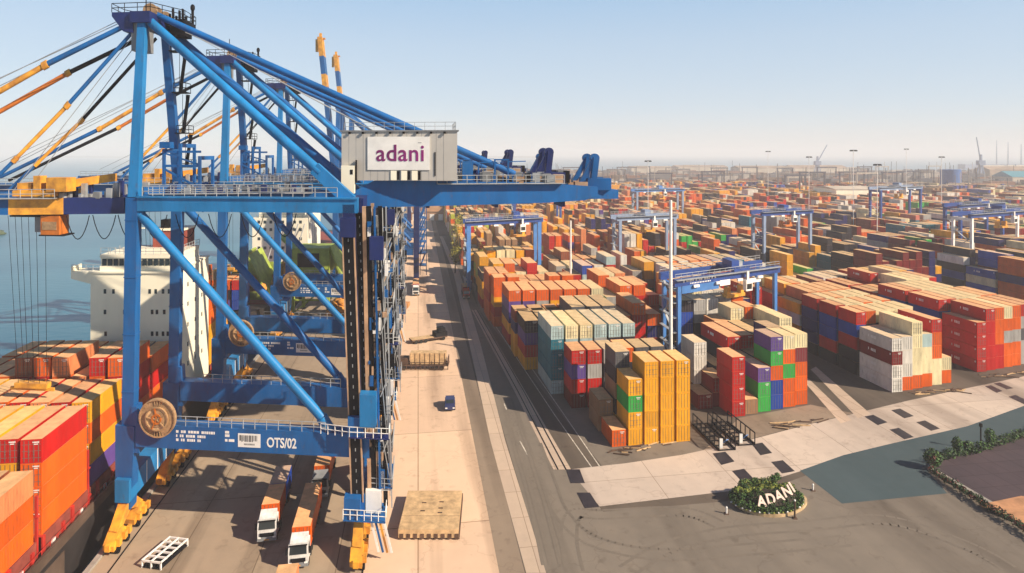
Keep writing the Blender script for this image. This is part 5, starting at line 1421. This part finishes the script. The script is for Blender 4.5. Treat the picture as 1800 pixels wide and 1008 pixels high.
for x, y, z, h in ((-2.6, .6, 1.3, 1.0), (-2.9, 1.2, 1.4, 1.1), (-.7, 1.6, 1.7, .7), (2.0, 1.5, 1.8, 1.0), (2.6, 1.6, 2.0, .9), (-3.6, -.3, 1.0, .6)):
    m.leaves((x, y, z + .4), (.5, .45, h * .55), 240, .13, (0, 1, 1))
for k in range(500):
    a = rnd.uniform(0, 6.28); s = rnd.uniform(.2, .85); m.leaves((rx * s * math.cos(a), ry * s * math.sin(a), 1.7 - 1.2 * s * s), (.2, .2, .15), 5, .13, (1, 1, 0))
m.build('topiary', [leafA, leafB, leafC], root)
lp = mat('letter_pink_white', (.66, .50, .42), .6, vary=.1)
for i, (ch, x) in enumerate(zip('ADANI', (-2.5, -1.15, .35, 1.75, 3.35))):
    zz = 1.0 + .03 * i * i
    M = Matrix.Translation((x, -2.25 + .09 * i * i, zz)) @ Matrix.Rotation(R(55), 4, 'X') @ Matrix.Rotation(R(7 * (i - 1)), 4, 'Z')
    text_mesh(ch, 1.7, 'letter', lp, root, M, .07, .05)
m = MB()
for k in range(26):
    a = math.pi + math.pi * k / 25; m.blob((rx * .93 * math.cos(a) * 1.05, ry * .96 * math.sin(a), .5), rnd.uniform(.10, .2), .12, .10, 7, 5, k % 2)
m.build('border_stone', [white, leafC], root)
tag(root, 'oval planted bed with clipped hedges and pale letters standing on the crossing', 'flower bed')
for px, py, lab in ((1277, 904, 'small white marker post at the pointed end of the planted bed'), (1397, 912, 'brown and white marker post before the planted bed'), (1429, 863, 'small white post behind the planted bed towards the blue grey asphalt')):
    p = P(px, py); m = MB(); m.tube((0, 0, 0), (0, 0, .75 if px != 1397 else 2.2), .12, 8, 0 if px != 1397 else 1); m.box(-.25, .25, -.25, .25, 0, .1, 1); m.blob((0, 0, .8 if px != 1397 else 2.25), .14, .14, .14, 8, 5, 0)
    tag(m.build('marker_post', [white, rust], None, (p.x, p.y, .03)), lab, 'post', 'marker posts around the planted bed')
# planted bank at the picture edge
A = P(1632, 828); B = P(1830, 762); C = P(1860, 960)
isl = [P(1630, 826), P(1640, 806), P(1700, 798), P(1900, 728), P(1990, 770), P(1990, 1008), P(1800, 926)]
m = MB(); m.prism([(q.x, q.y, .03) for q in isl], (0, 0, .3), 0); o = m.build('island_kerb', [m_kerb]); o['kind'] = 'structure'
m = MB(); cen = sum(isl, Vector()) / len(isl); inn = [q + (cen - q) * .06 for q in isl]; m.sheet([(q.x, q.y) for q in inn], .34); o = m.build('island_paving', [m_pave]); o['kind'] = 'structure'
def hedge(pix, wd, h, label, mis, red=0):
    pts = [P(*q) for q in pix]; m = MB(); L_ = 0
    for a, b_ in zip(pts, pts[1:]):
        n = int((b_ - a).length / .45) + 1
        for k in range(n):
            c = a.lerp(b_, k / n); hh = h * rnd.uniform(.6, 1.25)
            m.leaves((c.x + rnd.uniform(-.2, .2), c.y + rnd.uniform(-.2, .2), .35 + hh * .5), (wd, wd, hh * .55), 38, .16, mis)
    o = m.build('hedge', [leafA, leafB, mat('red_leaf', (.16, .03, .02), .7, vary=.3), rust]); tag(o, label, 'hedge', 'hedges round the paved island'); return o
hedge([(1636, 832), (1690, 868), (1760, 912), (1800, 938), (1840, 965)], .7, .8, 'low dark hedge with reddish leaves along the kerb below the paved island', (1, 1, 1, 2))
hedge([(1640, 815), (1700, 803), (1760, 785), (1830, 760), (1900, 738)], .8, 1.3, 'dark hedge along the far edge of the paved island with the lamp post', (1, 1, 0))
m = MB()
p = P(1640, 825)
m.leaves((0, 0, 1.4), (1.2, 1.2, 1.3), 700, .18, (1, 1, 0)); m.leaves((-.3, -.5, 1.5), (.7, .6, .8), 160, .16, (2,))
tag(m.build('bush', [leafA, leafB, mat('red_leaf', (.16, .03, .02))], None, (p.x, p.y, .3)), 'round dark bush with red flowers at the island corner', 'bush')
for k, (px, py, h) in enumerate(((1740, 790, 2.6), (1683, 803, 2.4), (1702, 800, 1.6))):
    p = P(px, py); m = MB(); m.tube((0, 0, 0), (0, 0, h * .6), .06, 5, 1); m.leaves((0, 0, h * .65), (.75, .75, h * .5), 420, .15, (0, 0, 1) if k else (1, 1, 0))
    tag(m.build('bush', [leafB, leafA], None, (p.x, p.y, .34)), ('dark upright bush behind the lamp post', 'small bushy shrub between the corner bush and the lamp post', 'low shrub right in front of the lamp post')[k], 'bush')
p = P(1724, 793); root = empty('lamp_post', (p.x, p.y, .33)); m = MB(); m.tube((0, 0, 0), (0, 0, 3.4), .1, 8); m.build('pole', [dark], root); m = MB(); m.box(-.16, .16, -.16, .16, 3.4, 3.9); m.build('lamp_head', [dark], root)
tag(root, 'dark lamp post in the hedge along the island', 'lamp post')
s = MB(); s.sheet([P(x, y, .34) for x, y in ((1718, 888), (1795, 872), (1990, 905), (1990, 1000), (1800, 920))], .35); o = s.build('lit_paving_patch', [m_lit_pave]); o['kind'] = 'structure'  # lit triangle of the island painted as a brighter patch
# trees beside the quay road
bark = mat('bark', (.10, .07, .045), .9, vary=.3)
leafY = mat('leaf_yellow_green', (.40, .36, .04), .7, vary=.3, scale=1); leafO = mat('leaf_olive', (.20, .20, .03), .7, vary=.3, scale=1)
def tree(px, d, h, wd, label, n=900):
    p = W(px, d); root = empty('tree', (p.x, p.y, .02)); m = MB(); m.tube((0, 0, 0), (.1, 0, h * .5), .28, 8, r2=.16)
    for k in range(5): a = k * 1.3; m.tube((.1, 0, h * .35 + k * .3), (wd * .6 * math.cos(a), wd * .6 * math.sin(a), h * .65 + .2 * k), .1, 5, r2=.03)
    m.build('trunk', [bark], root); m = MB()
    for k in range(12):
        a = rnd.uniform(0, 6.28); r_ = rnd.uniform(0, .65) * wd; m.leaves((r_ * math.cos(a), r_ * math.sin(a), h * rnd.uniform(.28, .9)), (wd * .5, wd * .5, h * .14), n // 12, .28, (0, 0, 1))
    m.build('crown', [leafY, leafO], root); tag(root, label, 'tree', 'trees along the quay road')
tree(803, 262, 22, 3.2, 'tall slender yellow green tree before the blue gantry leg, beside the quay road')
tree(800, 240, 11, 2.8, 'short yellow green tree at the foot of the tall slender one')
tree(846, 226, 15, 3.2, 'bushy lime tree among yellow stacks just inside the far blue gantry')
tree(858, 190, 9, 2.4, 'dark olive tree in front of the orange stacks by the road')
# ------------------------------------------------------------------ far port
def shed(px0, px1, d, h, roofh, m1, m2, label, dep=30, doors=0):
    a, b_ = XD(px0, d), XD(px1, d); root = empty('shed', ((a + b_) / 2, d, .02)); hw = (b_ - a) / 2; m = MB(); m.box(-hw, hw, 0, dep, 0, h); m.build('wall', [m1], root)
    m = MB(); m.prism([(-hw - .5, -.5, h), (-hw - .5, dep / 2, h + roofh), (-hw - .5, dep + .5, h)], (2 * hw + 1, 0, 0)); m.build('roof', [m2], root)
    for k in range(doors): m = MB(); x = -hw + (k + .6) * 2 * hw / doors; m.box(x, x + hw / doors, -.05, 0, 0, h * .7); m.build('door', [white], root)
    tag(root, label, 'shed', 'port sheds'); return root
tanr = mat('brown_roof', (.36, .19, .09), .8, vary=.2, scale=.1); tanw = mat('brown_wall', (.40, .22, .12), .8, vary=.2, scale=.1); palew = mat('pale_shed_wall', (.55, .48, .38), .8, vary=.15, scale=.05); brr = mat('hazy_roof', (.34, .25, .18), .8, vary=.2, scale=.05)
tealr = mat('teal_roof', (.05, .26, .34), .6); silo = mat('silo_blue', (.03, .12, .36), .6)
shed(716, 792, 430, 6, 9, tanw, tanr, 'brown roofed shed with white doors at the end of the quay road', 40, 5)
shed(700, 800, 520, 13, 9, tanw, tanr, 'orange brown shed rising behind the shed with white doors', 60)
shed(690, 785, 640, 20, 12, tanw, brr, 'farthest brown shed at the end of the quay, behind two others', 60)
shed(1395, 1492, 1350, 14, 6, palew, brr, 'long pale shed beside the far slewing crane', 60)
shed(1300, 1398, 1450, 12, 5, palew, brr, 'long low pale shed in the middle of the far shore', 60)
shed(1110, 1180, 1450, 12, 4, palew, brr, 'pale shed on the far shore just beyond the girder end', 60)
shed(1190, 1280, 1560, 12, 4, palew, brr, 'faint brown shed on the far shore in thick haze', 60)
shed(1470, 1545, 520, 16, 2, cream, palew, 'cream warehouse with grid windows standing behind the far stacks', 40)
shed(1780, 1860, 900, 12, 8, palew, tealr, 'shed with teal roof at the far edge of the yard', 40)
shed(1740, 1850, 1150, 16, 6, brr, brr, 'brown shed on the far land behind the teal roof', 40)
p = W(1671, 780); root = empty('silo', (p.x, p.y, 0)); m = MB(); m.tube((0, 0, 6), (0, 0, 26), 11, 20); m.build('tank', [silo], root); m = MB()
for k in range(4): m.box(-9 + k * 5.5, -8 + k * 5.5, -1, 1, 0, 6)
m.build('support', [grey], root); tag(root, 'blue silo standing on the dark waste land', 'silo')
def slew(px, d, h, jib, lab):
    p = W(px, d); root = empty('harbour_crane', (p.x, p.y, 0)); m = MB(); m.bar((0, 0, 0), (0, 0, h), 4, 4, w2=2.5); m.build('tower', [ggrey], root); m = MB(); m.box(-6, 6, -4, 4, h * .55, h * .75); m.build('machinery_cab', [ggrey], root); m = MB(); m.bar((0, 0, h * .7), jib, 1.6, 1.6, w2=.7); m.build('jib', [ggrey], root)
    m = MB()
    for q in (-8, 8): m.bar((q, 0, 0), (q * .4, 0, h * .55), 1.5)
    m.build('portal_leg', [ggrey], root); tag(root, lab, 'harbour crane', 'slewing cranes of the far port')
slew(1724, 1150, 44, (-8, 0, 76), 'hazy harbour crane with a steep jib in front of the far pier')
slew(1437, 1300, 40, (20, 0, 64), 'hazy slewing crane with a slanting jib beside the pale shed')
m = MB(); p = W(1690, 2000); q = W(1960, 2050); m.bar((p.x, p.y, -2), (q.x, q.y, -2), 30, 26, 0); m.bar((p.x + 40, p.y - 16, 2), (q.x, q.y - 16, 2), 1, 14, 1); o = m.build('pier', [ggrey, palew]); tag(o, 'long far pier with a pale wall in the haze', 'pier')
for k, px in enumerate((1752, 1772, 1795)):
    p = W(px, 1990); m = MB(); m.tube((0, 0, 0), (0, 0, 78 - 6 * k), 2.2, 6, r2=.8); tag(m.build('mast', [ggrey], None, (p.x, p.y, 10)), ('thin mast rising from the far pier, first from the harbour crane', 'thin mast on the far pier between two others', 'thin mast on the far pier closest to the picture edge')[k], 'mast', 'masts on the far pier')
# dark waste land strip on the far right and the low coast behind the water
s = MB(); s.sheet([(W(1560, 640).x, 640), (W(2100, 500).x, 500), (W(2100, 900).x, 900), (W(1480, 900).x, 900)], .02); o = s.build('waste_ground', [mat('waste_ground', (.05, .055, .035), .95, vary=.4, scale=.03)]); o['kind'] = 'structure'
m = MB(); r8 = random.Random(8); pts = []
for k in range(60): pts.append((-5200 + k * 95, 6800, -3.2 + 14 * abs(math.sin(k * .37)) + r8.uniform(2, 12)))
m.prism([(x, y, z) for x, y, z in pts] + [(400, 6800, -4), (-5200, 6800, -4)], (0, 400, 0)); o = m.build('far_coast', [m_far]); o['kind'] = 'structure'
m = MB()
p = P(5, 404); m.blob((p.x - 16, p.y, -2.6), 16, 10, 3.2, 18, 8, 0, .1); o = m.build('islet', [mat('islet_scrub', (.07, .10, .04), .9, vary=.3)]); o['kind'] = 'structure'

# far port: low dark sheds, yards, frames and poles beyond the container yard, one hazy mass
m = MB(); rq = random.Random(77)
cl = [mat('far_brown', (.16, .11, .08), .9, vary=.2), mat('far_grey', (.14, .14, .15), .9, vary=.2), mat('far_rust', (.22, .09, .05), .9, vary=.2), mat('far_pale', (.42, .38, .33), .9, vary=.15), mat('far_slate', (.06, .07, .10), .9, vary=.2)]
for _ in range(1500):
    d = rq.uniform(760, 1630); px = rq.uniform(800, 1840)
    if px > 1500 and rq.random() < .35: continue
    x = XD(px, d); w_ = rq.uniform(4, 34); h_ = rq.choice((3, 4, 6, 8, 9, 12)) * rq.uniform(.7, 1.2) * (1 if d < 1150 else .6); m.box(x, x + w_, d, d + rq.uniform(6, 16), 0, h_, rq.choice((0, 0, 1, 1, 2, 2, 3, 4, 4)))
for _ in range(150):
    d = rq.uniform(620, 1350); px = rq.uniform(820, 1840); x = XD(px, d); m.bar((x, d, 0), (x, d, rq.uniform(14, 32)), .5, mi=rq.choice((1, 3, 4)))
for _ in range(46):
    d = rq.uniform(640, 1150); px = rq.uniform(820, 1640); x = XD(px, d); h_ = rq.uniform(18, 26); w_ = rq.uniform(22, 30); q = rq.choice((1, 3, 4, 4))
    m.bar((x, d, 0), (x, d, h_), 1.2, mi=q); m.bar((x + w_, d + 3, 0), (x + w_, d + 3, h_), 1.2, mi=q); m.bar((x - 1, d, h_), (x + w_ + 1, d + 3, h_), 1.6, mi=q)
o = m.build('far_port', cl); tag(o, 'hazy mass of low sheds, frames and poles beyond the container yard', 'port buildings', kind='stuff')

# ------------------------------------------------------------------ haze: even air over the whole scene
hm = bpy.data.materials.new('haze_air'); hm.use_nodes = True; nt = hm.node_tree
nt.nodes.remove(nt.nodes['Principled BSDF'])
pv = nt.nodes.new('ShaderNodeVolumePrincipled')
pv.inputs['Color'].default_value = (0.97, 0.975, 0.99, 1)
pv.inputs['Density'].default_value = HAZE
pv.inputs['Anisotropy'].default_value = 0.0
nt.links.new(pv.outputs[0], nt.nodes['Material Output'].inputs['Volume'])
m = MB(); m.box(-12000, 12000, -400, 15000, -7, 104); o = m.build('haze', [hm]); tag(o, kind='stuff')
o['label'] = 'pale haze hanging over the port and the sea'
